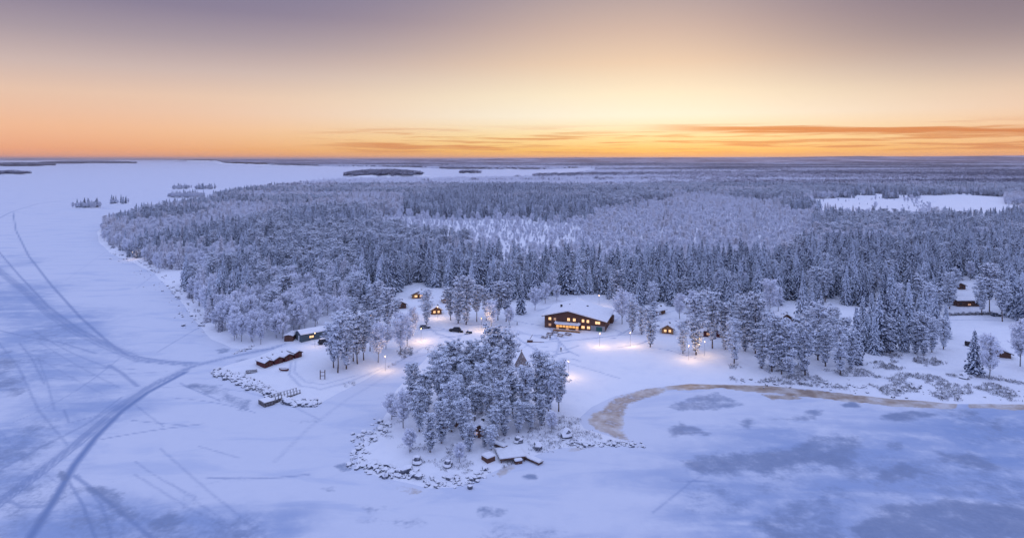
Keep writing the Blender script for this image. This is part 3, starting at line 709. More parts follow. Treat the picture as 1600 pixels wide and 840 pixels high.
def scatter(y0, y1, step, ulim=.92):
    out = []
    ny = int((y1 - y0) / step); xs = np.arange(-ulim * y1, ulim * y1, step)
    X, Y = np.meshgrid(xs, y0 + np.arange(ny) * step)
    X = X.ravel(); Y = Y.ravel()
    X = X + RNG.uniform(-.5, .5, len(X)) * step; Y = Y + RNG.uniform(-.5, .5, len(Y)) * step
    k = np.abs(X) < ulim * Y + 10
    return X[k], Y[k]
def forest_filter(X, Y, margin):
    h, s = height(X, Y); px, py = world_px(X, Y, h)
    ok = (s > margin) & (py < np.interp(px, [e[0] for e in EDGE], [e[1] for e in EDGE]))
    low = np.zeros(len(X), bool)
    for i, c in enumerate(CLEAR):
        d = sdf_poly(np.stack([px, py], -1), c) + (fbm(X, Y, 60, 4, 8) - .5) * 22
        if i in (0, 1): low |= d > 0
        else: ok &= d < 0
    ok &= sdf_poly(np.stack([X, Y], -1), FIELD_LAKE) < -6
    return h, s, px, py, ok, low

fx, fy = scatter(225, 1500, 5.7)
h, s, px, py, ok, low = forest_filter(fx, fy, 5)
gap = fbm(fx, fy, 55, 3, 21)
keep = ok & (~low | (RNG.random(len(fx)) < np.where(px > 1200, .03 + .35 * (np.abs(px - 1440 - (py - 320) * .6) < 14), .95))) & (RNG.random(len(fx)) < np.clip(2.1 - 1.9 * gap, .45, 1)) & (RNG.random(len(fx)) < np.where((sdf_poly(np.stack([px, py], -1), PALE) > 0), 1.0, np.where((py > 402) & (px > 560) & (py < 500), .9, 1)))
fx, fy, h, s, px, py, low = (a[keep] for a in (fx, fy, h, s, px, py, low))
r = RNG.random(len(fx)); stand = fbm(fx, fy, 110, 3, 31)
pb = np.clip((stand - .46) * 4.5, .08, .85)                    # share of birch
pale = sdf_poly(np.stack([px, py], -1), PALE) + (stand - .5) * 60
pb = np.where(pale > 0, .72, pb)
WTH = np.interp(px, [560, 850, 1230, 1300], [402, 426, 426, 396]); wall = (py > WTH) & (px > 560) & (py < 500); pb = np.where(wall, .07, pb)
dk = (px > 630) & (px < 930) & (py > 318) & (py < 349) & ~low; pb = np.where(dk, .06, pb)
lt = (px > 290) & (px < 520) & (py > 488); pb = np.where(lt, .93, pb)
pb = np.where((px < 345) & (s < 24), .5, pb)
pb = np.where(low, .97, pb)
psp = np.where(wall | dk, .86, np.where(px < 400, .8, np.clip(.5 + (fbm(fx, fy, 90, 2, 41) - .5) * 2.5, .15, .9)))
kindi = np.where(r < pb, 2, np.where(RNG.random(len(fx)) < psp, 1, 0))   # 0 pine 1 spruce 2 birch
hh = np.choose(kindi, [RNG.uniform(9, 16.5, len(fx)), RNG.uniform(9, 20.5, len(fx)), RNG.uniform(8.5, 15, len(fx))])
hh = np.where(low, np.where(RNG.random(len(fx)) < .08, RNG.uniform(7, 13, len(fx)), RNG.uniform(2.0, 6.0, len(fx))), hh) * np.where((px < 330) & (py < 420), .85, 1)
hoar = ((pale > 0) | (stand + (RNG.random(len(fx)) - .5) * .12 > .56)) & ~wall & ~dk
hh = np.where((pale > 0) & ~low, np.where(RNG.random(len(fx)) < .16, hh * .85, RNG.uniform(4.0, 9.5, len(fx))), hh)
hh = np.where(wall & (kindi == 1), RNG.uniform(14, 23, len(fx)), hh)
SECT = [  # right limit, phrase, group
    (330, 'in the far left headland wood'), (520, 'in the thicket above the grey-teal building'), (640, 'in the wood left of the cabins'), (830, 'in the forest behind the left cabins'),
    (1010, 'in the forest straight behind the lodge'), (1180, 'in the forest right of the lodge'), (1340, 'in the forest behind the round-roofed cabin'), (1480, 'in the forest left of the right-hand yard'), (9999, 'in the forest behind the right-hand yard')]
LOOK = {0: ('pine', 'frosted pine'), 1: ('spruce', 'narrow frosted spruce'), 2: ('birch', 'pale hoar-frosted birch')}
FOREST_PTS = {}
for ki in (0, 1, 2):
    kind, look = LOOK[ki]
    idx = np.where((kindi == ki) & (px > -10) & (px < 1610))[0]
    idx = idx[np.argsort(-(hh[idx] / fy[idx]))]
    n_ind = max(0, 300 - HAND_COUNT[kind])
    ind = idx[:n_ind]
    sec = np.array([next(j for j, (lim, ph) in enumerate(SECT) if px[i] < lim) for i in ind]); labs = {}
    for j in np.unique(sec):
        mem = ind[sec == j]; mem = mem[np.argsort(fy[mem])]; ph = SECT[j][1]
        front = mem[:14]; front = front[np.argsort(px[front])]
        for q, i in enumerate(front): labs[i] = f'{ordinal(q, len(front))} of the nearest {kind} trees {ph}'
        for i in mem[14:]: labs[i] = f'{look} farther back {ph}'
    for i, j in zip(ind, sec):
        tree(kind, (fx[i], fy[i], h[i]), hh[i], wide=random.uniform(.9, 1.2), label=labs[i], group=f'{kind} trees {SECT[j][1]}')
    rest = np.setdiff1d(np.where(kindi == ki)[0], ind)
    FOREST_PTS[ki] = [fx[rest], fy[rest], h[rest], hh[rest] / NOMH[kind], hoar[rest]]

def scatter_group(name, coll):
    ng = bpy.data.node_groups.new(name, 'GeometryNodeTree')
    ng.interface.new_socket('Geometry', in_out='INPUT', socket_type='NodeSocketGeometry')
    ng.interface.new_socket('Geometry', in_out='OUTPUT', socket_type='NodeSocketGeometry')
    N = ng.nodes; L = ng.links
    gi = N.new('NodeGroupInput'); go = N.new('NodeGroupOutput'); iop = N.new('GeometryNodeInstanceOnPoints'); ci = N.new('GeometryNodeCollectionInfo')
    ci.inputs['Collection'].default_value = coll; ci.inputs['Separate Children'].default_value = True; ci.inputs['Reset Children'].default_value = True
    def na(nm, dt):
        n = N.new('GeometryNodeInputNamedAttribute'); n.data_type = dt; n.inputs['Name'].default_value = nm; return n.outputs['Attribute']
    cx = N.new('ShaderNodeCombineXYZ'); L.new(na('turn', 'FLOAT'), cx.inputs[2])
    er = N.new('FunctionNodeEulerToRotation'); L.new(cx.outputs[0], er.inputs[0])
    L.new(gi.outputs[0], iop.inputs['Points']); L.new(ci.outputs[0], iop.inputs['Instance']); iop.inputs['Pick Instance'].default_value = True
    fi = N.new('FunctionNodeFloatToInt'); L.new(na('pick', 'FLOAT'), fi.inputs[0]); L.new(fi.outputs[0], iop.inputs['Instance Index'])
    L.new(er.outputs[0], iop.inputs['Rotation']); L.new(na('size', 'FLOAT'), iop.inputs['Scale']); L.new(iop.outputs[0], go.inputs[0])
    return ng
def stuff_scatter(name, meshes, X, Y, Z, S, label):
    coll = bpy.data.collections.new(name + '_shapes')
    for i, m in enumerate(meshes):
        coll.objects.link(bpy.data.objects.new(f'{name}_shape_{i:02d}', m))
    n = len(X)
    me = make_mesh(name, np.stack([X, Y, Z - .1], -1), [np.zeros((0, 4))] , attrs=None) if False else bpy.data.meshes.new(name)
    me.vertices.add(n); me.vertices.foreach_set('co', np.stack([X, Y, Z - .1], -1).astype(np.float32).ravel())
    for k, a in (('turn', RNG.uniform(0, 6.28, n)), ('pick', RNG.integers(0, len(meshes), n).astype(float)), ('size', S)):
        at = me.attributes.new(k, 'FLOAT', 'POINT'); at.data.foreach_set('value', np.asarray(a, np.float32))
    o = obj(name, me)
    md = o.modifiers.new('scatter', 'NODES'); md.node_group = scatter_group(name, coll)
    return tag(o, label, kind='stuff')

# islands in the ice: photo column range, front row, mound height, depth, trees
ISLES = [((517, 655), 277.0, 16, 380, 'wooded island in the frozen bay beyond the forest'), ((716, 752), 271.2, 3, 120, 'tiny wooded islet in the bay right of the larger island'),
         ((102, 147), 326.5, 1.0, 34, 'small tree-covered islet on the left ice'), ((160, 198), 319.5, .8, 28, 'low islet with a few trees on the left ice'),
         ((247, 312), 309.5, 1.2, 46, 'long low islet off the left headland'), ((248, 345), 296.0, .8, 40, 'flat distant islet behind the left headland'), ((336, 388), 306.5, 1.2, 40, 'wooded islet touching the tip of the forest'),
         ((-40, 12), 273.5, 6, 200, 'wooded islet at the left edge of the ice'), ((-60, 34), 260.0, 14, 700, 'dark far island at the left edge'), ((28, 186), 255.8, 18, 900, 'long dark island near the left horizon'), ((832, 905), 277.5, 2, 150, 'wooded spit in the bay right of the island')]
far_pts = []
for (x0, x1), yb, mz, dep, lab in ISLES:
    k = CAM_H / (yb - HY); Yf = FPX * k; cx = ((x0 + x1) / 2 - HX) * k; rx = (x1 - x0) / 2 * k; cy = Yf + dep / 2; ry = dep / 2
    n = 36; rings = 8; V = [(cx, cy, mz)]; F3 = []; F4 = []
    for j in range(1, rings + 1):
        q = j / rings
        for a in range(n):
            th = 2 * math.pi * a / n; wob = 1 + .14 * math.sin(3 * th + cx) + .08 * math.sin(7 * th + cy)
            V.append((cx + rx * q * wob * math.cos(th), cy + ry * q * wob * math.sin(th), mz * (1 - q ** 2.2) + .5 * (1 - q) - .25 * (q == 1)))
    for a in range(n): F3.append((0, 1 + a, 1 + (a + 1) % n))
    for j in range(rings - 1):
        for a in range(n): F4.append((1 + j * n + a, 1 + (j + 1) * n + a, 1 + (j + 1) * n + (a + 1) % n, 1 + j * n + (a + 1) % n))
    tag(obj('island_ground', make_mesh('island_ground', V, [np.array(F3), np.array(F4)], [M_GROUND], smooth=True)), 'snowy ground of the ' + lab, kind='structure')
    step = 4.2 if Yf < 1600 else 15
    m = int(4 * rx * ry / step ** 2)
    ax = RNG.uniform(-1, 1, m); ay = RNG.uniform(-1, 1, m); rr = ax * ax + ay * ay; kk = rr < .86
    dens = RNG.random(m) < (.8 if Yf < 1600 else 1)
    if yb in (319.5, 296.0): dens &= np.abs(np.sin(ax * 4)) > .55
    ax, ay, rr = ax[kk & dens], ay[kk & dens], rr[kk & dens]
    X = cx + rx * ax; Y = cy + ry * ay; Z = mz * (1 - rr ** 1.1)
    if Yf < 1600:
        kd = np.where(RNG.random(len(X)) < .78, 2, 1)
        for ki in (1, 2):
            kq = kd == ki; FP = FOREST_PTS[ki]
            add_ = [X[kq], Y[kq], Z[kq], RNG.uniform(.6, .95, kq.sum()) if ki == 1 else RNG.uniform(.6, 1.0, kq.sum()), np.zeros(kq.sum(), bool)]
            FOREST_PTS[ki] = [np.concatenate([a, b]) for a, b in zip(FP, add_)]
    else:
        far_pts.append((X, Y, Z, RNG.uniform(.8, 1.1, len(X)) * (1 if Yf < 4000 else 1.5)))

for ki, nm, lab in ((0, 'pine_forest', 'frosted pines of the deep forest beyond the nearest rows'), (1, 'spruce_forest', 'frosted spruces of the deep forest beyond the nearest rows'), (2, 'birch_forest', 'pale frosted birches of the deep forest beyond the nearest rows')):
    X, Y, Z, S, HO = FOREST_PTS[ki]; vs = KIND[LOOK[ki][0]]
    fo = stuff_scatter(nm, [v[2] for v in vs] + [v[3] for v in vs], X, Y, Z, S, lab)
    fo.data.attributes['pick'].data.foreach_set('value', (RNG.integers(0, len(vs), len(X)) + len(vs) * HO).astype(np.float32))

# far woods: clumps of small coarse trees
def coarse(kind, g, h):
    n = 46
    if kind == 1:
        q = g.random(n) ** .8; z = h * (.06 + .94 * q); rr = 2.3 * (h / 16) * (1 - q) ** .9 * g.uniform(.5, 1.1, n); a = g.uniform(0, 6.28, n)
        C = np.stack([rr * np.cos(a), rr * np.sin(a), z], -1); N = np.stack([np.cos(a), np.sin(a), g.uniform(.3, 1.6, n)], -1); S = .95 - .4 * q; sn = np.clip(.26 + .35 * q + g.normal(0, .2, n), 0, 1)
    else:
        d = unit(g.normal(size=(n, 3))); C = d * [2.4, 2.4, h * .36] * g.uniform(.6, 1.0, (n, 1)) + [0, 0, h * .62]; N = d + [0, 0, .15] + g.normal(0, .4, (n, 3)); S = g.uniform(.6, 1.05, n)
        sn = np.clip((.42 if kind == 0 else .72) + .45 * d[:, 2] + g.normal(0, .15, n), 0, 1)
    V, F = diamonds(C, N, S, .7, g)
    return V, F, np.repeat(sn, 4)
CLUMPS = []
for i in range(9):
    g = np.random.default_rng(900 + i); main = (1, 1, 0, 0, 2, 2, 1, 2, 0)[i]; parts = []; sn = []
    for j in range(17):
        kd = main if g.random() < .7 else int(g.integers(0, 3)); hgt = g.uniform(10, 17) if kd != 2 else g.uniform(8, 12.5)
        V, F, s_ = coarse(kd, g, hgt); parts.append((V + [g.uniform(-11, 11), g.uniform(-11, 11), 0], F)); sn.append(s_)
    V, F = join(parts)
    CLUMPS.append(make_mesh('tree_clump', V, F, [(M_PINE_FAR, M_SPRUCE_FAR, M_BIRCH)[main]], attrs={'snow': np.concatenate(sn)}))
cx_, cy_ = scatter(1490, 7200, 19)
h, s, px, py, ok, low = forest_filter(cx_, cy_, 14)
keep = ok & ~low & (fbm(cx_, cy_, 260, 3, 61) < .70)
far_pts.append((cx_[keep], cy_[keep], h[keep], RNG.uniform(.8, 1.15, keep.sum())))
X, Y, Z, S = (np.concatenate(a) for a in zip(*far_pts))
isl = np.concatenate([np.full(len(a[0]), i < len(far_pts) - 1) for i, a in enumerate(far_pts)])
fo = stuff_scatter('far_woods', CLUMPS, X, Y, Z, S, 'far frosted woods stretching towards the horizon and over the islands')
# stands: the kind of clump follows the ground
st = fbm(X * .45, Y, 420, 3, 71) + RNG.normal(0, .05, len(X))
pick = np.where(st < .49, RNG.choice([0, 1, 6], len(X)), np.where(st < .61, RNG.choice([2, 3, 8], len(X)), RNG.choice([4, 5, 7], len(X))))
pick = np.where(isl, RNG.choice([0, 1, 6, 2], len(X)), pick)
fo.data.attributes['pick'].data.foreach_set('value', pick.astype(np.float32))

# canopy of the woods at the horizon
m, n, b = new_mat('distant_canopy'); P = n.new('ShaderNodeNewGeometry').outputs['Position']
mp = n.new('ShaderNodeMapping'); mp.inputs['Scale'].default_value = (1, .5, 1); n.l.new(P, mp.inputs[0])
a1 = n.noise(mp.outputs[0], .0016, 5, .65); a2 = n.noise(P, .02, 4, .7)
f = n.math('ADD', n.math('MULTIPLY', a1, .65), n.math('MULTIPLY', a2, .35))
n.put(b.inputs['Base Color'], n.ramp(f, [(.42, (.045, .05, .10, 1)), (.50, (.17, .17, .26, 1)), (.58, (.46, .45, .54, 1))])); b.inputs['Roughness'].default_value = .95
M_CANOPY = m
X, Y, F = fan(6900, 56000, 110, 1.0, 420)
hz, s = height(X, Y)
Z = hz + 11 + 9 * fbm(X, Y, 90, 3, 5) * np.clip(s / 60, 0, 1); Z[:420] = -1; keep = (s[F] > 30).all(1)
V, F, _ = compact(np.stack([X, Y, Z], -1), F[keep], {})
tag(obj('distant_forest', make_mesh('distant_forest', V, F, [M_CANOPY], smooth=True)), 'unbroken distant forest and low hills along the horizon', kind='stuff')
# low dark land along the left horizon
for x0, x1, yb, hpx in ((-80, 150, 250.3, 2.2), (100, 300, 250.0, 1.6), (268, 420, 252.5, 3.0)):
    k = CAM_H / (yb - HY); Yf = FPX * k; n_ = 60; V = []
    for i in range(n_ + 1):
        u = i / n_; Xc = (x0 + (x1 - x0) * u - HX) * k; zz = hpx * k * math.sin(math.pi * u) ** .4 * (.75 + .5 * float(fbm(np.array([u * 9.0]), np.array([yb]), 1, 2)[0]))
        V += [(Xc, Yf, -1), (Xc, Yf + 500, zz), (Xc, Yf + 2600, zz * .9), (Xc, Yf + 3000, -1)]
    F = [[4 * i + j, 4 * i + 4 + j, 4 * i + 5 + j, 4 * i + 1 + j] for i in range(n_) for j in range(3)]
    tag(obj('distant_hills', make_mesh('distant_hills', V, np.array(F), [M_CANOPY], smooth=True)), 'low dark wooded shore far off on the left horizon', kind='structure')
# ------------------------------------------------------------------ buildings
def window(parent, x, z, ww, wh, y, pane, side=None):
    """window on the front (y = wall plane, facing -y) or on the right side wall (side = x of that wall)"""
    f = MB(); g_ = MB(); t_ = .12
    def bx(mb, a0, a1, z0, z1, d0, d1):
        if side is None: mb.box(a0, a1, y - d1, y - d0, z0, z1)
        else: mb.box(side + d0, side + d1, a0, a1, z0, z1)
    bx(f, x - ww / 2 - t_, x + ww / 2 + t_, z + wh / 2, z + wh / 2 + t_, -.02, .09); bx(f, x - ww / 2 - t_, x + ww / 2 + t_, z - wh / 2 - t_, z - wh / 2, -.02, .11)
    for sx in (-1, 1):
        a = x + sx * (ww / 2 + t_ / 2); bx(f, a - t_ / 2, a + t_ / 2, z - wh / 2, z + wh / 2, -.02, .09)
    bx(f, x - .035, x + .035, z - wh / 2, z + wh / 2, .02, .07)
    o = f.build('window', M_WOOD_BROWN, parent)
    bx(g_, x - ww / 2, x + ww / 2, z - wh / 2, z + wh / 2, .005, .035)
    g_.build('pane', pane, o)
    return o

def house(name, label, loc, rz, wd, dp, hl, hr, hp, pk, wall_m, cat='cabin', over=.6, wins=(), side_wins=(), door=None, chim=(), plinth=None, group=None, snow=.38, lower=None):
    """gabled building: front (width wd) faces -y, its profile rises from hl on the left over hp at x=pk to hr on the right"""
    e = empty(name, (loc[0], loc[1], loc[2] - .15), rz); tag(e, label, cat, group)
    w2 = wd / 2
    MB().prism([(-w2, -.6), (w2, -.6), (w2, hr), (pk, hp), (-w2, hl)], 0, dp).build('wall', wall_m, e)
    sl, sr = (hp - hl) / (pk + w2), (hp - hr) / (w2 - pk)
    xl, xr = -w2 - over, w2 + over; zl, zr = hl - sl * over, hr - sr * over
    th = .16
    roof = MB().prism([(xl, zl + .02), (pk, hp + .02), (xr, zr + .02), (xr, zr + th), (pk, hp + th), (xl, zl + th)], -over, dp + over).build('roof', M_ROOF, e)
    a = th + .01
    n_ = 5; top = []
    for i in range(n_ + 1):
        q = i / n_; x = xr + (pk - xr) * q; z = zr + (hp - zr) * q; top.append((x, z + a + snow * (.55 if i == 0 else 1) * random.uniform(.9, 1.08)))
    for i in range(1, n_ + 1):
        q = i / n_; x = pk + (xl - pk) * q; z = hp + (zl - hp) * q; top.append((x, z + a + snow * (.55 if i == n_ else 1) * random.uniform(.9, 1.08)))
    MB().prism([(xl - .05, zl + a), (pk, hp + a), (xr + .05, zr + a)] + top, -over - .06, dp + over + .06).build('snow_layer', M_SNOW, roof)
    MB().prism([(xl, zl - .10), (pk, hp - .10), (xr, zr - .10), (xr, zr + .015), (pk, hp + .015), (xl, zl + .015)], -over - .03, -over + .05).build('barge_board', M_WOOD_DARK, roof)
    for (x, y, ch) in chim:
        zt = hp - (sl * (pk - x) if x < pk else sr * (x - pk))
        c = MB().box(x - .4, x + .4, y - .4, y + .4, zt - .2, zt + ch).build('chimney', M_ROOF, roof)
    for wn in wins: window(e, wn[0], wn[1], wn[2], wn[3], 0, wn[4])
    for wn in side_wins: window(e, wn[0], wn[1], wn[2], wn[3], 0, wn[4], side=w2)
    if door:
        x, dw, dh, dm = door
        d = MB().box(x - dw / 2, x + dw / 2, -.07, .0, -.2, dh).build('door', dm, e)
        MB().box(x + dw * .32, x + dw * .4, -.12, -.075, dh * .45, dh * .45 + .08).build('handle', M_METAL, d)
    if lower:
        x0, x1, zt, lm = lower
        MB().box(x0, x1, -.05, .3, -.5, zt).build('lower_wall', lm, e)
    return e

# the lodge
A = pt(851, 511); B = pt(945, 518.5)
fv = (B - A); fv.z = 0; LW = fv.length; LR = math.atan2(fv.y, fv.x); mid = (A + B) / 2; mid.z = min(A.z, B.z)
pkx = -LW / 2 + LW * .40
G, D_, Gd = M_WIN, M_WIN_DIM, M_WIN_GOLD
fx_ = lambda q: -LW / 2 + LW * q
lodge = house('lodge', 'large dark timber lodge with snow-covered gable roof and many glowing windows', mid, LR, LW, 19.5, 5.3, 4.6, 7.8, pkx, M_WOOD_DARK, 'lodge', 1.1,
      wins=[(fx_(.09), 4.1, 1.1, 1.1, G), (fx_(.175), 4.05, 1.0, 1.0, D_), (fx_(.405), 4.3, 1.1, 1.2, G), (fx_(.50), 4.3, 1.1, 1.2, G), (fx_(.645), 4.2, 1.0, 1.2, G), (fx_(.725), 4.1, 1.0, 1.2, G), (fx_(.885), 3.8, 2.0, 1.1, G),
            (fx_(.09), 1.5, 1.1, 1.1, D_), (fx_(.645), 1.5, 1.3, 1.1, G), (fx_(.735), 1.5, 1.2, 1.1, G)],
      side_wins=[(4, 3.2, 1.0, 1.1, D_), (9, 3.2, 1.0, 1.1, G), (14, 3.2, 1.0, 1.1, D_), (11, 1.1, 1.0, 1.0, D_)],
      chim=((fx_(.20), 9.5, 1.6), (fx_(.62), 13.5, 1.0), (fx_(.33), 12, .7)), lower=(fx_(.77), fx_(1.0) + .02, 2.5, M_GREYWALL), door=None, snow=.5)
d = MB().box(fx_(.86), fx_(.955), -.13, -.06, -.1, 2.1).build('door', M_GREEN, lodge); MB().box(fx_(.94), fx_(.946), -.19, -.135, 1.0, 1.1).build('handle', M_METAL, d)
# glazed veranda with its own snowy roof
vx0, vx1 = fx_(.22), fx_(.595)
ver = MB().box(vx0, vx1, -3.0, -.06, -.3, .55).build('veranda', M_WOOD_BROWN, lodge)
MB().box(vx0 - .3, vx1 + .3, -3.3, -.06, 2.55, 2.75).build('veranda_roof', M_ROOF, lodge)
MB().box(vx0 - .35, vx1 + .35, -3.4, -.06, 2.76, 3.15).build('roof_snow', M_SNOW, ver, bevel=.08)
for i in range(8):
    x = vx0 + (vx1 - vx0) * i / 7; MB().box(x - .09, x + .09, -2.98, -2.8, .56, 2.54).build('post', M_WOOD_BROWN, ver)
for i in range(7):
    x0 = vx0 + (vx1 - vx0) * i / 7 + .12; x1 = vx0 + (vx1 - vx0) * (i + 1) / 7 - .12
    MB().box(x0, x1, -2.92, -2.88, 1.55, 2.5).build('pane', M_WIN_GOLD, ver); MB().box(x0, x1, -2.92, -2.88, .6, 1.5).build('panel', M_WOOD_BROWN if i % 3 else M_WIN_DIM, ver)
MB().box(vx0 - .8, vx1 + .8, -4.6, -3.1, -.3, .25).build('terrace', M_WOOD_BROWN, lodge)
MB().box(vx0 - .8, vx1 + .8, -4.62, -4.54, .26, 1.0).build('railing', M_WOOD_WARM, lodge)
MB().box(vx0 - .8, vx1 + .8, -4.66, -4.50, 1.01, 1.14).build('rail_snow', M_SNOW, lodge)
for sx in (vx0 - .1, vx1 + .1):
    MB().prism([(sx - .7, 3.16), (sx + .7, 3.16), (sx, 4.2)], -3.3, -2.9).build('snow_cap', M_SNOW, lodge)
MB().box(LW / 2 + .02, LW / 2 + 1.2, 14, 18.5, -.4, 3.2).build('side_annex', M_WOOD_DARK, lodge)
# low building just behind the lodge roof
house('outbuilding', 'small dark outbuilding peeping over the lodge roof ridge', pt(905, 484) , .05, 6, 5, 3.0, 3.0, 4.6, 0, M_WOOD_DARK, 'cabin')

def cabin(px, py, wpx, rz, label, wall_m=M_WOOD_BROWN, pane=M_WIN, eave=2.3, peak=3.7, dp=6.0, lit=2, cat='cabin', pk=0.0, **kw):
    p = pt(px, py); wd = wpx * p.y / FPX
    ws = [(-wd * .2, 1.35, wd * .2, .95, pane), (wd * .2, 1.35, wd * .2, .95, pane)][:lit]
    return house('cabin', label, p, rz, wd, dp, eave, eave, peak, pk, wall_m, cat, .7, wins=ws, door=(0, .8, 1.95, M_WOOD_DARK), chim=((wd * .2, dp * .7, .8),), **kw)
cabin(1043, 521, 17.5, -.22, 'small golden-lit cabin right of the lodge with two bright windows', M_WOOD_WARM, M_WIN, dp=5.5)
cabin(1021, 491, 14, -.9, 'half-hidden brown cabin behind the snow-heavy pines right of the lodge', M_WOOD_BROWN, M_WIN_DIM)
cabin(654, 466, 20, .12, 'topmost left cabin with orange-lit front and snowy roof', M_WOOD_WARM, M_WIN, dp=6.5)
cabin(626, 482, 17, .30, 'unlit dark cabin below the topmost left cabin', M_WOOD_DARK, M_GLASS, dp=5)
cabin(682, 491, 16, .25, 'left cabin half behind the dark-trunked pine with one lit window', M_WOOD_BROWN, M_WIN, dp=5, lit=2)
cabin(700, 473, 14, .35, 'narrow orange-brown cabin beside the frosted pine row', M_WOOD_WARM, M_WIN_DIM, dp=5, lit=1)
cabin(583, 497, 14, .3, 'cabin glimpsed among the tall pines on the left', M_WOOD_WARM, M_WIN, dp=5, lit=1)
cabin(1229, 505, 23, -.1, 'dark round-roofed cabin with one small lit window among the right pines', M_WOOD_DARK, M_WIN, eave=2.0, peak=4.2, dp=6, lit=0)
cabin(1112, 526, 26, -.12, 'long dark red shed behind the thin-stemmed pines', M_RED, M_WIN_DIM, dp=6, lit=1, cat='shed')
cabin(1500, 452, 17, -.05, 'small dark shed behind the long dark house', M_WOOD_DARK, M_GLASS, dp=4, cat='shed')
cabin(1562, 455, 14, .1, 'dark shed under the trees right of the long dark house', M_WOOD_DARK, M_GLASS, dp=4, cat='shed')
cabin(1560, 558, 34, -.25, 'low snow-buried shed behind the bare birch in the right-hand yard', M_WOOD_DARK, M_GLASS, eave=1.7, peak=3.2, dp=5, lit=0, cat='shed')
cabin(236, 379, 12, .2, 'tiny dark cabin at the wood edge on the left headland', M_WOOD_BROWN, M_WIN_DIM, dp=5, lit=1)
cabin(281, 390, 13, .1, 'tiny snow-roofed cabin in a gap of the left wood', M_WOOD_DARK, M_GLASS, dp=5, lit=0)
cabin(416, 390, 13, .1, 'tiny cabin roof showing inside the left wood', M_WOOD_DARK, M_GLASS, dp=5, lit=0)
p = pt(750, 684); house('grill_hut', 'dark hut with two orange-lit windows among the pines on the point', p, -.2, 4.6, 4.4, 2.2, 2.2, 3.6, 0, M_WOOD_DARK, 'hut', .5, wins=[(-1.1, 1.3, .7, .7, M_WIN_GOLD), (1.2, 1.6, .9, .9, M_WIN_GOLD)], chim=((.2, 2.2, .8),))
p = pt(702, 668); house('boat_shed', 'dark open shed deep in the pines on the left of the point', p, .2, 5, 4, 2.0, 2.0, 3.0, 0, M_WOOD_DARK, 'shed', .4)
p = pt(1514, 478.5); wdl = 36 * p.y / FPX
def long_house(name, label, loc, rz, L, dp, hw, rise, wall_m, cat, wins=(), door=None, snow=.4, over=.6, gap=True):
    """ridge runs along the front"""
    e = empty(name, (loc[0], loc[1], loc[2] - .15), rz); tag(e, label, cat)
    MB().add([(x, y, z) for x in (-L / 2, L / 2) for y, z in ((0, -.6), (dp, -.6), (dp, hw), (dp / 2, hw + rise), (0, hw))],
             [(0, 1, 2, 3, 4), (9, 8, 7, 6, 5), (0, 4, 9, 5), (4, 3, 8, 9), (3, 2, 7, 8), (2, 1, 6, 7), (1, 0, 5, 6)]).build('wall', wall_m, e)
    s_ = rise / (dp / 2)
    def slab(z0, z1, ov, nm, mt, par):
        prof = [(-ov, hw - s_ * ov + z0), (dp / 2, hw + rise + z0), (dp + ov, hw - s_ * ov + z0), (dp + ov, hw - s_ * ov + z1 * .75 + z0 * .25), (dp / 2, hw + rise + z1), (-ov, hw - s_ * ov + z1 * .75 + z0 * .25)]
        n = len(prof); vs = [(-L / 2 - ov, y, z) for y, z in prof] + [(L / 2 + ov, y, z) for y, z in prof]
        return MB().add(vs, [list(range(n)), list(range(2 * n - 1, n - 1, -1))] + [[i, i + n, (i + 1) % n + n, (i + 1) % n] for i in range(n)]).build(nm, mt, par)
    rf = slab(.02, .18, over, 'roof', M_ROOF, e); slab(.19, .19 + snow, over + .05, 'snow_layer', M_SNOW, rf)
    for wn in wins: window(e, wn[0], wn[1], wn[2], wn[3], 0, wn[4])
    if door:
        x, dw, dh, dm = door; d = MB().box(x - dw / 2, x + dw / 2, -.07, 0, -.2, dh).build('door', dm, e); MB().box(x + dw * .3, x + dw * .4, -.12, -.075, .95, 1.03).build('handle', M_METAL, d)
    return e
long_house('house', 'long low dark house with deep snow roof in the right-hand yard', p, 0.02, wdl, 5.5, 3.0, .8, M_WOOD_DARK, 'house', wins=[(-4, 1.5, 1.2, 1, M_GLASS), (0.2, 1.1, 1.4, .8, M_WIN_DIM), (4, 1.5, 1.2, 1, M_GLASS)], door=(2.2, .9, 2, M_WOOD_DARK))
A = pt(471, 535); B = pt(508, 527); fv = B - A; rz = math.atan2(fv.y, fv.x); mid = (A + B) / 2
ta = long_house('harbour_building', 'grey-teal long building with one lit window and white door at the harbour', mid, rz, fv.length, 6.5, 3.0, .9, M_TEAL, 'building', wins=[(-fv.length * .08, 1.7, 1.7, .8, M_WIN)], over=.35, door=(fv.length * .42, .9, 2.0, M_METAL))
d = MB().box(-fv.length / 2 - .07, -fv.length / 2 - .003, 2.2, 3.3, -.2, 2.2).build('side_door', M_WHITE, ta)
A2 = pt(509, 524); long_house('harbour_annex', 'lower grey-teal annex with snowy roof behind the frosted pine clump', A2 + Vector((5, 2, 0)), rz, 11, 6, 2.6, .7, M_TEAL, 'building', over=.3, wins=[(1, 1.5, 1, .8, M_GLASS)])
long_house('lean_to', 'dark low lean-to at the left end of the grey-teal building', pt(461, 529), rz + .9, 5, 3.5, 1.9, .4, M_WOOD_DARK, 'shed', over=.2)

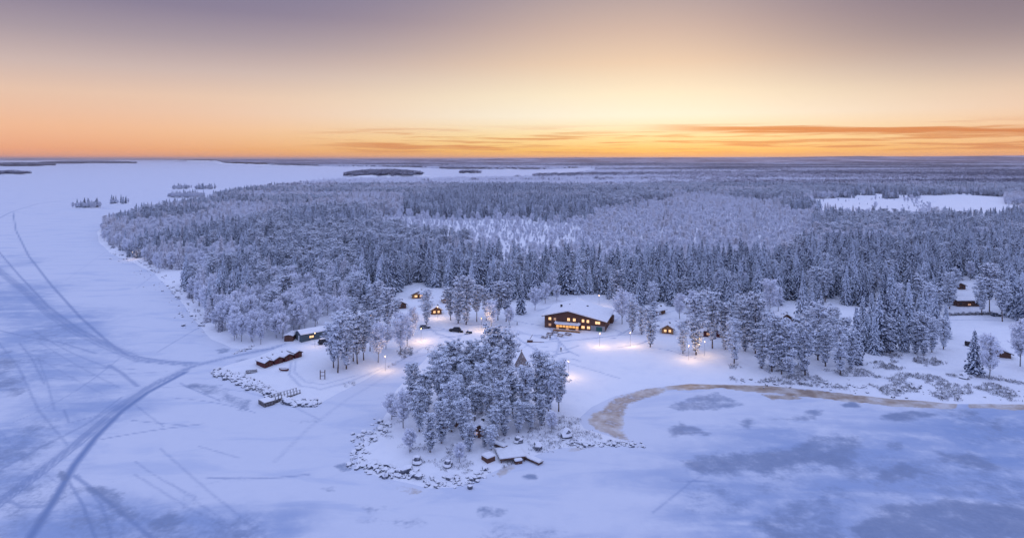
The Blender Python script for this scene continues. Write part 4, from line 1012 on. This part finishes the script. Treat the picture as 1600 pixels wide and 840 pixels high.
# four red sheds in a row
A = pt(412, 575.5); B = pt(474, 556); fv = B - A; rz = math.atan2(fv.y, fv.x); L4 = fv.length / 4
for i in range(4):
    q = A + fv * ((i + .5) / 4)
    e = house('boathouse', ('leftmost', 'second from left', 'third from left', 'rightmost')[i] + ' of the four small red boathouses in a row', q, rz + (.06, -.03, .04, 0)[i], L4 * (.80, .84, .82, .70)[i], 5.4, 1.85 + .05 * i, 1.85, 2.5, 0, M_RED, 'boathouse', .3, chim=((-.3, 3.6, .5),) if i < 3 else (), snow=.34, group='red boathouses at the harbour', wins=[(-.9, 1.15, .6, .5, M_GLASS)] if i % 2 == 0 else (), door=(.5, .9, 1.7, M_WOOD_DARK))

# canvas tipi behind the point
p = pt(815, 571); e = empty('tipi', p); tag(e, 'grey-brown pointed tipi tent behind the pines of the point', 'tent')
HT = (572 - 548) * p.y / FPX; RT = HT * .5; N_ = 12
vs = [(RT * math.cos(2 * math.pi * i / N_), RT * math.sin(2 * math.pi * i / N_), -.2) for i in range(N_)] + [(.14 * math.cos(2 * math.pi * i / N_), .14 * math.sin(2 * math.pi * i / N_), HT * .93) for i in range(N_)]
MB().add(vs, [[i, (i + 1) % N_, (i + 1) % N_ + N_, i + N_] for i in range(N_)] + [list(range(2 * N_ - 1, N_ - 1, -1))]).build('canvas', mat_snow_over('snow_dusted_canvas', (.25, .22, .22), .55, .95, .5), e)
for i in range(N_):
    a = 2 * math.pi * i / N_ + .1; MB().tube([(RT * 1.03 * math.cos(a), RT * 1.03 * math.sin(a), -.2), (-.25 * math.cos(a), -.25 * math.sin(a), HT * 1.04)], .05, 4).build('pole', M_WOOD_BROWN, e)
MB().add([(-.5, -RT * .99, 0), (.5, -RT * .99, 0), (0, -RT * .60, HT * .36), (-.5, -RT * 1.02 - .05, 0), (.5, -RT * 1.02 - .05, 0), (0, -RT * .63 - .05, HT * .36)], [(0, 1, 2), (5, 4, 3), (0, 3, 4, 1), (1, 4, 5, 2), (2, 5, 3, 0)]).build('door_flap', M_CANVAS, e)

# ------------------------------------------------------------------ lamp posts and their light
def lamp(px, py, power, label, h=5.0, name='lamp_post'):
    p = pt(px, py); e = empty(name, p); tag(e, label, 'lamp', 'lamp posts around the lodge grounds')
    MB().tube([(0, 0, -.3), (0, 0, h)], [.04, .03], 6).build('pole', M_METAL, e)
    MB().tube([(0, 0, h + .01), (0, 0, h + .34)], [.06, .085], 8).build('lantern', M_LAMP, e)
    MB().tube([(0, 0, h + .35), (0, 0, h + .42), (0, 0, h + .58)], [.16, .15, .03], 8).build('lamp_cap', M_METAL, e)
    if power:
        L = bpy.data.lights.new('lamp_light', 'POINT'); L.energy = power; L.color = (1, .62, .25); L.shadow_soft_size = .35
        lo = bpy.data.objects.new('lamp_light', L); COL.objects.link(lo); lo.parent = e; lo.location = (0, -.32, h - .1)
LP = 850
for px, py, k, lab in ((602, 579, 1.0, 'lit lamp post behind the frosted pine clump at the harbour'), (658, 533, 1.2, 'lit lamp post left of the parked cars'), (684, 497, .8, 'lit lamp post in front of the left cabins'),
                       (752, 516, 1.1, 'lit lamp post beneath the pine row left of the lodge'), (937, 541, 1.1, 'lit lamp post on the slope below the lodge'), (985, 540, 1.2, 'lit lamp post under the snow-heavy pine right of the lodge'),
                       (888, 588, .9, 'lit lamp post behind the right edge of the point'), (1076, 562, .8, 'lit lamp post among the thin-stemmed pines'), (1101, 555, .6, 'lit lamp post beside the red shed'), (936, 478, .5, 'small bright lamp behind the lodge roof'),
                       (207, 405, .35, 'single bright lamp on the left headland shore'), (1268, 515, .25, 'faint pinkish lamp among the right shore pines'), (1166, 502, .25, 'faint lamp behind the right shore pines'), (492, 541, .30, 'small lamp in front of the grey-teal building')):
    lamp(px, py, LP * k, lab)

# ------------------------------------------------------------------ vehicles
def copy_tree(o, parent=None):
    c = o.copy(); COL.objects.link(c); c.parent = parent
    for ch in list(o.children): copy_tree(ch, c)
    return c
def car(loc, rz, label, paint, snow=False, L=4.7, H=1.65):
    e = empty('parked_car', loc, rz); tag(e, label, 'car')
    prof = [(-L / 2, .45), (-L / 2 + .1, .35), (L / 2 - .1, .35), (L / 2, .5), (L / 2 - .02, .85), (L / 2 - .35, .98), (-L / 2 + .1, 1.02), (-L / 2, .8)]
    MB().prism(prof, -.9, .9).build('body', paint, e, bevel=.07, smooth=False)
    cab = MB().prism([(-L / 2 + .25, .99), (L / 2 - 1.25, .96), (L / 2 - 1.95, H), (-L / 2 + .65, H)], -.78, .78).build('cabin', paint, e, bevel=.06)
    MB().prism([(-L / 2 + .62, 1.06), (L / 2 - 1.62, 1.06), (L / 2 - 2.05, H - .12), (-L / 2 + .82, H - .12)], -.80, .80).build('side_windows', M_GLASS, cab)
    for sx in (-1, 1):
        for sy in (-1, 1):
            wh = MB().tube([(sx * L * .31, sy * .92 - sy * .24, .33), (sx * L * .31, sy * .94, .33)], .33, 12).build('wheel', M_TYRE, e); MB().tube([(sx * L * .31, sy * .945, .33), (sx * L * .31, sy * .955, .33)], .19, 8).build('rim', M_METAL, wh)
    for sy in (-1, 1): MB().box(L / 2 - .06, L / 2 + .01, sy * .6 - .18, sy * .6 + .18, .66, .82).build('headlight', M_GLASS, e)
    if snow:
        MB().box(-L / 2 + .6, L / 2 - 1.95, -.72, .72, H + .01, H + .2).build('roof_snow', M_SNOW, e, bevel=.07); MB().box(L / 2 - 1.2, L / 2 - .3, -.8, .8, 1.0, 1.12).build('bonnet_snow', M_SNOW, e, bevel=.05)
    return e
car(pt(711, 517.5), R(172), 'black car parked on the snow left of the lodge yard', M_CARDARK, L=5.0, H=1.75)
car(pt(664, 512.5), R(8), 'grey snow-dusted car under the dark-trunked pine', M_CARGREY, True)
car(pt(507, 536.5), R(35), 'dark van with snow on its roof beside the grey-teal building', M_CARDARK, True, 5.0, 2.0)
car(pt(1556, 493.5), R(-5), 'snow-covered car at the right end of the hedge', M_CARGREY, True, 4.3)
def snowmobile(loc, rz, label):
    e = empty('snowmobile', loc, rz); tag(e, label, 'snowmobile', 'snowmobiles by the black car')
    MB().prism([(-1.5, .1), (-.2, .05), (.2, .3), (-1.4, .42), (-1.6, .3)], -.25, .25).build('track', M_TYRE, e, bevel=.03)
    MB().prism([(-1.4, .45), (.9, .40), (1.25, .55), (.7, .98), (.15, .98), (-.1, .75), (-1.4, .78)], -.36, .36).build('body', M_CARDARK, e, bevel=.06)
    MB().prism([(.38, 1.0), (.5, 1.0), (.22, 1.38), (.14, 1.38)], -.3, .3).build('windscreen', M_GLASS, e)
    MB().tube([(.1, -.4, 1.12), (.2, 0, 1.05), (.1, .4, 1.12)], .03, 5).build('handlebar', M_METAL, e)
    for sy in (-1, 1): MB().prism([(.2, .02), (1.5, .02), (1.75, .2), (1.68, .22), (1.45, .08), (.2, .08)], sy * .45 - .07, sy * .45 + .07).build('ski', M_METAL, e); MB().tube([(.95, sy * .3, .5), (.95, sy * .45, .09)], .03, 5).build('ski_leg', M_METAL, e)
snowmobile(pt(718.5, 518.5), R(150), 'dark snowmobile just right of the black car')
snowmobile(pt(732, 521), R(200), 'dark snowmobile farthest right of the black car')

# ------------------------------------------------------------------ people
m, n, b = new_mat('dark_winter_clothes'); tcn = n.new('ShaderNodeTexCoord'); spz = n.new('ShaderNodeSeparateXYZ'); n.l.new(tcn.outputs['Object'], spz.inputs[0])
n.put(b.inputs['Base Color'], n.ramp(n.math('DIVIDE', spz.outputs[2], 1.8), [(.0, (.02, .02, .025, 1)), (.49, (.03, .035, .05, 1)), (.50, (.045, .03, .04, 1)), (.83, (.05, .035, .05, 1)), (.84, (.45, .28, .22, 1)), (.935, (.45, .28, .22, 1)), (.94, (.03, .03, .05, 1))], 'CONSTANT')); b.inputs['Roughness'].default_value = .9
M_CLOTHES = m
def person(loc, rz, label, stride=.16):
    J = {'pel': (0, 0, .95), 'sp': (0, 0, 1.18), 'ch': (0, -.01, 1.38), 'nk': (0, 0, 1.50), 'hd': (0, -.02, 1.63), 'tp': (0, -.01, 1.74)}
    pts = list(J.values()); rad = [.15, .14, .17, .06, .10, .075]; edges = [(0, 1), (1, 2), (2, 3), (3, 4), (4, 5)]
    for s_ in (-1, 1):
        b0 = len(pts); f = s_ * stride
        pts += [(s_ * .10, 0, .88), (s_ * .11, -f * .5 - .02, .48), (s_ * .11, -f, .08), (s_ * .12, -f - .16, .05)]; rad += [.11, .075, .055, .045]; edges += [(0, b0), (b0, b0 + 1), (b0 + 1, b0 + 2), (b0 + 2, b0 + 3)]
        b1 = len(pts); pts += [(s_ * .22, 0, 1.41), (s_ * .27, f * .5 + .03, 1.13), (s_ * .26, f * .6 - .1, .90), (s_ * .25, f * .6 - .14, .82)]; rad += [.075, .055, .042, .045]; edges += [(2, b1), (b1, b1 + 1), (b1 + 1, b1 + 2), (b1 + 2, b1 + 3)]
    me = bpy.data.meshes.new('person'); me.from_pydata(pts, edges, []); me.materials.append(M_CLOTHES)
    o = obj('person', me, None, loc, rz); sk = o.modifiers.new('skin', 'SKIN'); sk.use_smooth_shade = True
    for v, r_ in zip(me.skin_vertices[0].data, rad): v.radius = (r_, r_)
    me.skin_vertices[0].data[0].use_root = True
    o.modifiers.new('sub', 'SUBSURF').levels = 1; o.modifiers['sub'].render_levels = 2
    return tag(o, label, 'person')
person(pt(876.5, 549), .4, 'person in dark clothes standing alone on the snow below the lodge')
person(pt(859.5, 530.5), -.6, 'person in dark clothes beside the tables in front of the lodge', .08)
person(pt(808, 508), 1.3, 'person in dark clothes walking left of the lodge', .22)

# ------------------------------------------------------------------ yard furniture
def table(px, py, rz, label):
    e = empty('picnic_table', pt(px, py), rz); tag(e, label, 'table', 'dark picnic tables in front of the lodge')
    for i in range(4): MB().box(-1.3, 1.3, -.48 + i * .25, -.26 + i * .25, .76, .81).build('plank', M_WOOD_DARK, e)
    for sy in (-1, 1):
        MB().box(-1.3, 1.3, sy * .85 - .16, sy * .85 + .16, .44, .50).build('seat', M_WOOD_DARK, e)
        for sx in (-1, 1): MB().tube([(sx * .95, sy * .92, -.1), (sx * .95, sy * .25, .76)], .06, 4).build('leg', M_WOOD_DARK, e)
    for sx in (-1, 1): MB().box(sx * .95 - .04, sx * .95 + .04, -.95, .95, .36, .435).build('crossbar', M_WOOD_DARK, e)
    MB().box(-1.2, .9, -.42, .42, .815, .93).build('table_snow', M_SNOW, e, bevel=.05) if px < 852 else None
for (px, py, rz), lab in zip(((851, 527.5, -.5), (859, 523, -.45), (867.5, 519.5, -.4), (875.5, 525, -.4), (887.5, 523.5, -.5)), ('leftmost', 'second from left', 'middle', 'second from right', 'rightmost')):
    table(px, py, rz - .1, f'{lab} of the five dark picnic tables in front of the lodge')
e = empty('winch_stand', pt(828, 534), -.1); tag(e, 'dark box with a slanting pole at the left edge of the lodge yard', 'stand')
MB().box(-1.1, 1.1, -.6, .6, -.1, .9).build('box', M_WOOD_DARK, e, bevel=.04); MB().box(-1.12, 1.12, -.62, .62, .91, 1.05).build('box_snow', M_SNOW, e, bevel=.04); MB().tube([(-.2, .2, .8), (1.0, .2, 2.8)], .09, 5).build('slanting_pole', M_WOOD_DARK, e); MB().box(1.15, 5.6, -.06, .06, .05, .22).build('low_rail', M_WOOD_DARK, e)
e = empty('post_frame', pt(504, 592), .1); tag(e, 'two tall dark posts joined by crossbars on the harbour snow', 'post frame')
for sx in (-1, 1): MB().box(sx * .75 - .12, sx * .75 + .12, -.12, .12, -.2, 3.0).build('post', M_WOOD_DARK, e)
for z in (1.1, 2.2): MB().box(-.62, .62, -.06, .06, z, z + .14).build('crossbar', M_WOOD_DARK, e)
def boat(loc, rz, label, mt, L=3.6):
    e = empty('rowing_boat', loc, rz); tag(e, label, 'boat')
    st = [(-1, .62, .05), (-.6, .85, 0), (0, 1, 0), (.55, .75, .03), (1, .04, .16)]; V = []; W = .72
    for q, wf, zk in st:
        x = q * L / 2
        V += [(x, -W * wf, .62 + .12 * q * q), (x, -W * wf * .62, .12 + zk), (x, 0, zk), (x, W * wf * .62, .12 + zk), (x, W * wf, .62 + .12 * q * q)]
    F = [[i * 5 + j, i * 5 + 5 + j, i * 5 + 6 + j, i * 5 + 1 + j] for i in range(4) for j in range(4)] + [[0, 1, 2, 3, 4]]
    h_ = MB().add(V, F).build('hull', mt, e); h_.modifiers.new('thick', 'SOLIDIFY').thickness = .05
    s_ = []
    for q, wf, zk in st: s_ += [(q * L / 2 * .93, -W * wf * .84, .52), (q * L / 2 * .93, 0, .72), (q * L / 2 * .93, W * wf * .84, .52)]
    MB().add(s_, [[i * 3 + j, i * 3 + 1 + j, i * 3 + 4 + j, i * 3 + 3 + j] for i in range(4) for j in range(2)]).build('snow_load', M_SNOW, e, smooth=True)
    for q in (-.35, .3): MB().box(q * L - .12, q * L + .12, -W * .78, W * .78, .535, .575).build('thwart', M_WOOD_BROWN, e)
boat(pt(443, 578.5), R(165), 'small dark red rowing boat filled with snow in front of the red boathouses', M_RED)
e = empty('timber_stack', pt(393, 581), .3); tag(e, 'low stack of dark timbers in the snow left of the boathouses', 'timber')
for k in range(3):
    for j in range(5 - k): MB().tube([(-1.7 + random.uniform(-.2, .2), -.9 + j * .42 + k * .2, .2 + k * .34), (1.7 + random.uniform(-.2, .2), -.9 + j * .42 + k * .2 + random.uniform(-.1, .1), .2 + k * .34)], .17, 7).build('log', M_TIMBER, e)
e = empty('storage_tank', pt(1512.5, 539.5), .3); tag(e, 'dark round tank with snow cap left of the lone dark spruce', 'tank')
MB().tube([(0, 0, -.2), (0, 0, .4), (0, 0, 1.2), (0, 0, 1.75)], [.85, 1.1, 1.1, .85], 14).build('body', M_METAL, e)
for z in (.35, 1.2): MB().tube([(0, 0, z), (0, 0, z + .08)], 1.125, 14).build('hoop', M_WOOD_DARK, e)
MB().tube([(0, 0, 1.76), (0, 0, 1.9), (0, 0, 2.02)], [.83, .6, .15], 12).build('snow_cap', M_SNOW, e, smooth=True)

# jetty in the harbour mouth
A = pt(467, 612); B = pt(424, 629); fv = B - A; L = fv.length; rz = math.atan2(fv.y, fv.x)
e = empty('jetty', (A.x, A.y, 0), rz); tag(e, 'snow-covered jetty with a dark block at its end beside the breakwaters', 'jetty')
MB().box(0, L, -1.3, 1.3, -.2, 1.15).build('deck_body', M_TIMBER, e, bevel=.05)
MB().box(L * .98, L * .98 + 3.2, -2.2, 2.0, -.2, 1.35).build('end_block', M_TIMBER, e, bevel=.08)
for i in range(9):
    for sy in (-1, 1): MB().box(i * L / 9 + .2, i * L / 9 + .38, sy * 1.2 - .08, sy * 1.2 + .08, 1.16, 1.95).build('post', M_TIMBER, e)
for sy in (-1, 1): MB().box(.1, L * .95, sy * 1.2 - .05, sy * 1.2 + .05, 1.96, 2.06).build('handrail', M_TIMBER, e)

# docks and huts on the tip of the point
def deck(px, py, rz, L, W, z, label, skirt=True):
    p = pt(px, py); e = empty('dock', (p.x, p.y, max(0, p.z * .6)), rz); tag(e, label, 'dock', 'docks on the tip of the point')
    nb = max(3, int(W / .5))
    MB().box(-L / 2, L / 2, -W / 2, W / 2, z - .35, z - .06).build('beam_frame', M_WOOD_DARK, e)
    for i in range(nb): MB().box(-L / 2 - .1, L / 2 + .1, -W / 2 + W * i / nb + .02, -W / 2 + W * (i + 1) / nb - .02, z - .055, z).build('plank', M_TIMBER, e)
    MB().box(-L / 2, L / 2 - .1, -W / 2 + .1, W / 2 - .1, z + .004, z + .2).build('snow_layer', M_SNOW, e, bevel=.06)
    for sx in (-1, 1):
        for sy in (-1, 1): MB().box(sx * (L / 2 - .3) - .1, sx * (L / 2 - .3) + .1, sy * (W / 2 - .2) - .1, sy * (W / 2 - .2) + .1, -.8, z - .36).build('post', M_WOOD_DARK, e)
deck(797, 711, .25, 6.4, 6.0, 1.0, 'broad snow-covered dock on the tip of the point')
deck(826, 717, -.75, 8.0, 1.8, .7, 'narrow snowy walkway sloping from the broad dock to the ice')
deck(778, 697, -.7, 5.0, 1.6, 1.2, 'narrow walkway leading inland from the broad dock')
e = empty('crate_hut', pt(763, 718), .7); tag(e, 'low square box with thick snow top left of the broad dock', 'box')
MB().box(-1.2, 1.2, -1.2, 1.2, -.3, 1.0).build('box', M_WOOD_DARK, e); MB().box(-1.3, 1.3, -1.3, 1.3, 1.01, 1.4).build('snow_top', M_SNOW, e, bevel=.12)
e = empty('crate_hut', pt(809, 722), .3); tag(e, 'small snow-topped box just below the broad dock', 'box')
MB().box(-.9, .9, -.9, .9, -.3, .7).build('box', M_WOOD_DARK, e); MB().box(-1.0, 1.0, -1.0, 1.0, .71, 1.15).build('snow_top', M_SNOW, e, bevel=.15)

# ------------------------------------------------------------------ stones
STONES = []
for i in range(7):
    bm = bmesh.new(); bmesh.ops.create_icosphere(bm, subdivisions=1 if i < 5 else 2, radius=1.0); g = np.random.default_rng(i)
    ax = g.uniform(.75, 1.2, 3) * [1.1, 1, .9]; ph = g.uniform(0, 6, 6)
    for v in bm.verts:
        c = v.co; d = 1 + .22 * math.sin(3 * c.x + ph[0]) * math.cos(2.5 * c.y + ph[1]) + .15 * math.sin(5 * c.z + ph[2] + 2 * c.x)
        v.co = Vector((c.x * ax[0], c.y * ax[1], c.z * ax[2])) * d
    me = bpy.data.meshes.new('stone'); bm.to_mesh(me); bm.free(); me.materials.append(M_STONE); STONES.append(me)
def bank(name, label, spots, cat='rocks', lift=0.0):
    """spots: (px, py, radius m)"""
    c = pt(spots[0][0], spots[0][1]); e = empty(name, c); tag(e, label, cat)
    for px, py, r_ in spots:
        p = pt(px, py); o = obj('stone', random.choice(STONES), e, (p.x - c.x, p.y - c.y, p.z - c.z + r_ * random.uniform(.05, .4) + lift), random.uniform(0, 6.28), (r_ * random.uniform(.8, 1.3), r_ * random.uniform(.8, 1.2), r_ * random.uniform(.7, 1.1)))
        o.rotation_euler = (random.uniform(-.3, .3), random.uniform(-.3, .3), random.uniform(0, 6.28))
def along(pts, n, spread, r0, r1):
    out = []; seg = [math.dist(a, b) for a, b in zip(pts[:-1], pts[1:])]; tot = sum(seg)
    for i in range(n):
        d = random.uniform(0, tot); k = 0
        while k < len(seg) - 1 and d > seg[k]: d -= seg[k]; k += 1
        f = d / seg[k]; a, b_ = pts[k], pts[k + 1]
        out.append((a[0] + (b_[0] - a[0]) * f + random.gauss(0, spread), a[1] + (b_[1] - a[1]) * f + random.gauss(0, spread * .55), .8 * r0 + (r1 - .8 * r0) * random.random() ** 2.6))
    return out
bank('breakwater', 'long stone breakwater with snow-capped boulders left of the jetty', along([(338, 582), (365, 589), (395, 601), (420, 614), (434, 620)], 295, 5.5, .4, 1.15), lift=.15)
bank('breakwater', 'short stone breakwater right of the jetty', along([(440, 627), (465, 631), (492, 632)], 130, 4.0, .4, 1.1), lift=.1)
bank('boulder_bank', 'snow-capped boulders piled along the left side of the point', along([(556, 728), (560, 700), (580, 680), (598, 662)], 85, 10, .35, .95) + along([(566, 726), (600, 736), (640, 742)], 60, 9, .5, 1.25))
bank('boulder_bank', 'boulders along the front edge of the point', along([(640, 735), (670, 748), (700, 756), (735, 750), (760, 738)], 80, 9, .3, .9))
bank('boulder_bank', 'dark stone spit running out right of the point', along([(885, 692), (930, 692), (975, 693), (1000, 697)], 130, 4.5, .25, .75))
bank('boulder_bank', 'dark line of stones on the shore left of the boathouses', along([(366, 551), (380, 547), (398, 540)], 40, 2.0, .3, .7))
bank('boulder_bank', 'scattered dark stones along the left shore of the headland', along([(220, 415), (250, 440), (275, 465), (300, 498), (312, 520)], 90, 12, .3, .9))
bank('boulder_bank', 'stones at the far tip of the left headland', along([(165, 395), (190, 402), (230, 408)], 50, 9, .3, .9))
bank('boulder_bank', 'snowy stones scattered along the right shore', along([(1150, 594), (1300, 602), (1420, 612), (1510, 610), (1600, 615)], 100, 9, .3, .8))
for px, py, r_, lab in ((884, 680, 1.7, 'big round snow-covered boulder at the right of the point'), (840, 700, 1.4, 'flat snow-capped boulder beside the dock walkway'), (652, 722, 1.5, 'big snowy boulder at the front left of the point'), (700, 727, 1.3, 'dark-edged boulder in the snow below the pines of the point'),
                        (1506, 590, 1.5, 'large snowy boulder near the lone dark spruce'), (1430, 605, 1.4, 'flat snow-topped boulder on the right shore'), (810, 690, 1.3, 'rounded snowy boulder above the broad dock'), (617, 648, 1.1, 'dark stone in the snow left of the point pines')):
    p = pt(px, py); o = obj('boulder', random.choice(STONES[5:]), None, (p.x, p.y, p.z + r_ * .2), random.uniform(0, 6.28), r_); tag(o, lab, 'boulder')

# ------------------------------------------------------------------ brush along the shores, hedge
def brush(name, areas, label):
    g = np.random.default_rng(77); Cs = []; Ns = []; Ts = []; Ss = []; Sn = []
    for poly, nb, hgt in areas:
        P2 = px_flat(*zip(*poly)); lo = P2.min(0); hi = P2.max(0); q = g.uniform(lo, hi, (nb * 3, 2)); q = q[sdf_poly(q, P2) > 0]
        q = q[fbm(q[:, 0], q[:, 1], 7, 3, 15) > .47][:nb]
        hz_, sd_ = height(q[:, 0], q[:, 1]); q = q[sd_ > .5]; hz_ = hz_[sd_ > .5]
        for k in range(8):
            m_ = len(q); d = g.normal(0, .55, (m_, 3)); d[:, 2] = 1; L_ = hgt * g.uniform(.35, 1.0, m_)
            Cs.append(np.stack([q[:, 0] + g.normal(0, .3, m_), q[:, 1] + g.normal(0, .3, m_), hz_ + L_ * .5 * .8], -1)); Ts.append(d); Ns.append(g.normal(size=(m_, 3))); Ss.append(L_ * .6); Sn.append(np.clip(g.normal(.5, .22, m_), 0, 1))
    C = np.concatenate(Cs); V, F = diamonds(C, np.concatenate(Ns), np.concatenate(Ss), .16, g, np.concatenate(Ts))
    tag(obj(name, make_mesh(name, V, F, [M_BRUSH], attrs={'snow': np.repeat(np.concatenate(Sn), 4)})), label, kind='stuff')
brush('shore_brush', [
    ([(640, 700), (720, 680), (800, 690), (880, 650), (905, 655), (915, 672), (960, 685), (880, 700), (800, 725), (750, 745), (680, 755), (640, 735)], 900, .7),
    ([(590, 650), (640, 640), (650, 700), (600, 720), (570, 710)], 90, .5),
    ([(1140, 575), (1300, 578), (1420, 590), (1610, 596), (1610, 628), (1490, 628), (1400, 620), (1300, 608), (1200, 600), (1140, 596)], 1900, .9),
    ([(530, 605), (600, 575), (660, 545), (720, 540), (720, 548), (660, 560), (600, 590), (540, 615)], 360, .7),
    ([(620, 552), (640, 545), (650, 555), (630, 566)], 60, 1.1),
    ([(155, 375), (200, 400), (250, 432), (300, 500), (330, 532), (345, 525), (305, 470), (262, 430), (210, 398), (170, 378)], 1500, 1.6),
    ([(1380, 560), (1440, 560), (1480, 575), (1400, 585), (1350, 580)], 260, 1.2), ([(338, 580), (420, 612), (440, 622), (425, 628), (380, 606)], 130, .5)], 'frosted dry grass and low brush along the shores')
g = np.random.default_rng(5); parts = []; sn = []; A = pt(1481, 493); B = pt(1550, 491)
e = empty('hedge', A); tag(e, 'low frosted hedge in front of the long dark house', 'hedge')
n_ = 2600; q = g.random(n_)[:, None]; C = np.array(B - A)[None] * q + g.normal(0, [.3, .45, 0], (n_, 3)); C[:, 2] += g.uniform(.1, 1.5, n_) * (.8 + .3 * np.sin(q[:, 0] * 40))
V, F = diamonds(C, g.normal(size=(n_, 3)), g.uniform(.15, .35, n_), .35, g)
obj('foliage', make_mesh('foliage', V, F, [M_BRUSH], attrs={'snow': np.repeat(np.clip(.3 + .3 * C[:, 2] + g.normal(0, .15, n_), 0, 1), 4)}), e)
for i in range(14): MB().tube([tuple((B - A) * (i / 13) + Vector((0, 0, -.2))), tuple((B - A) * (i / 13) + Vector((.1, 0, 1.0)))], .04, 4).build('stem', M_BARK_SPRUCE, e)

HAZE_D = 3.2e-5
# ------------------------------------------------------------------ haze
m = bpy.data.materials.new('haze'); m.use_nodes = True; n = NT(m.node_tree); n.n.clear()
pv = n.new('ShaderNodeVolumePrincipled'); pv.inputs['Color'].default_value = (.90, .86, .92, 1); pv.inputs['Density'].default_value = HAZE_D; pv.inputs['Anisotropy'].default_value = 0.5
ou = n.new('ShaderNodeOutputMaterial'); n.l.new(pv.outputs[0], ou.inputs['Volume'])
hb = MB().box(-70000, 70000, -3500, 70000, -6, 150).build('haze', m)
tag(hb, 'thin cold haze over the lake and the far woods', kind='stuff')
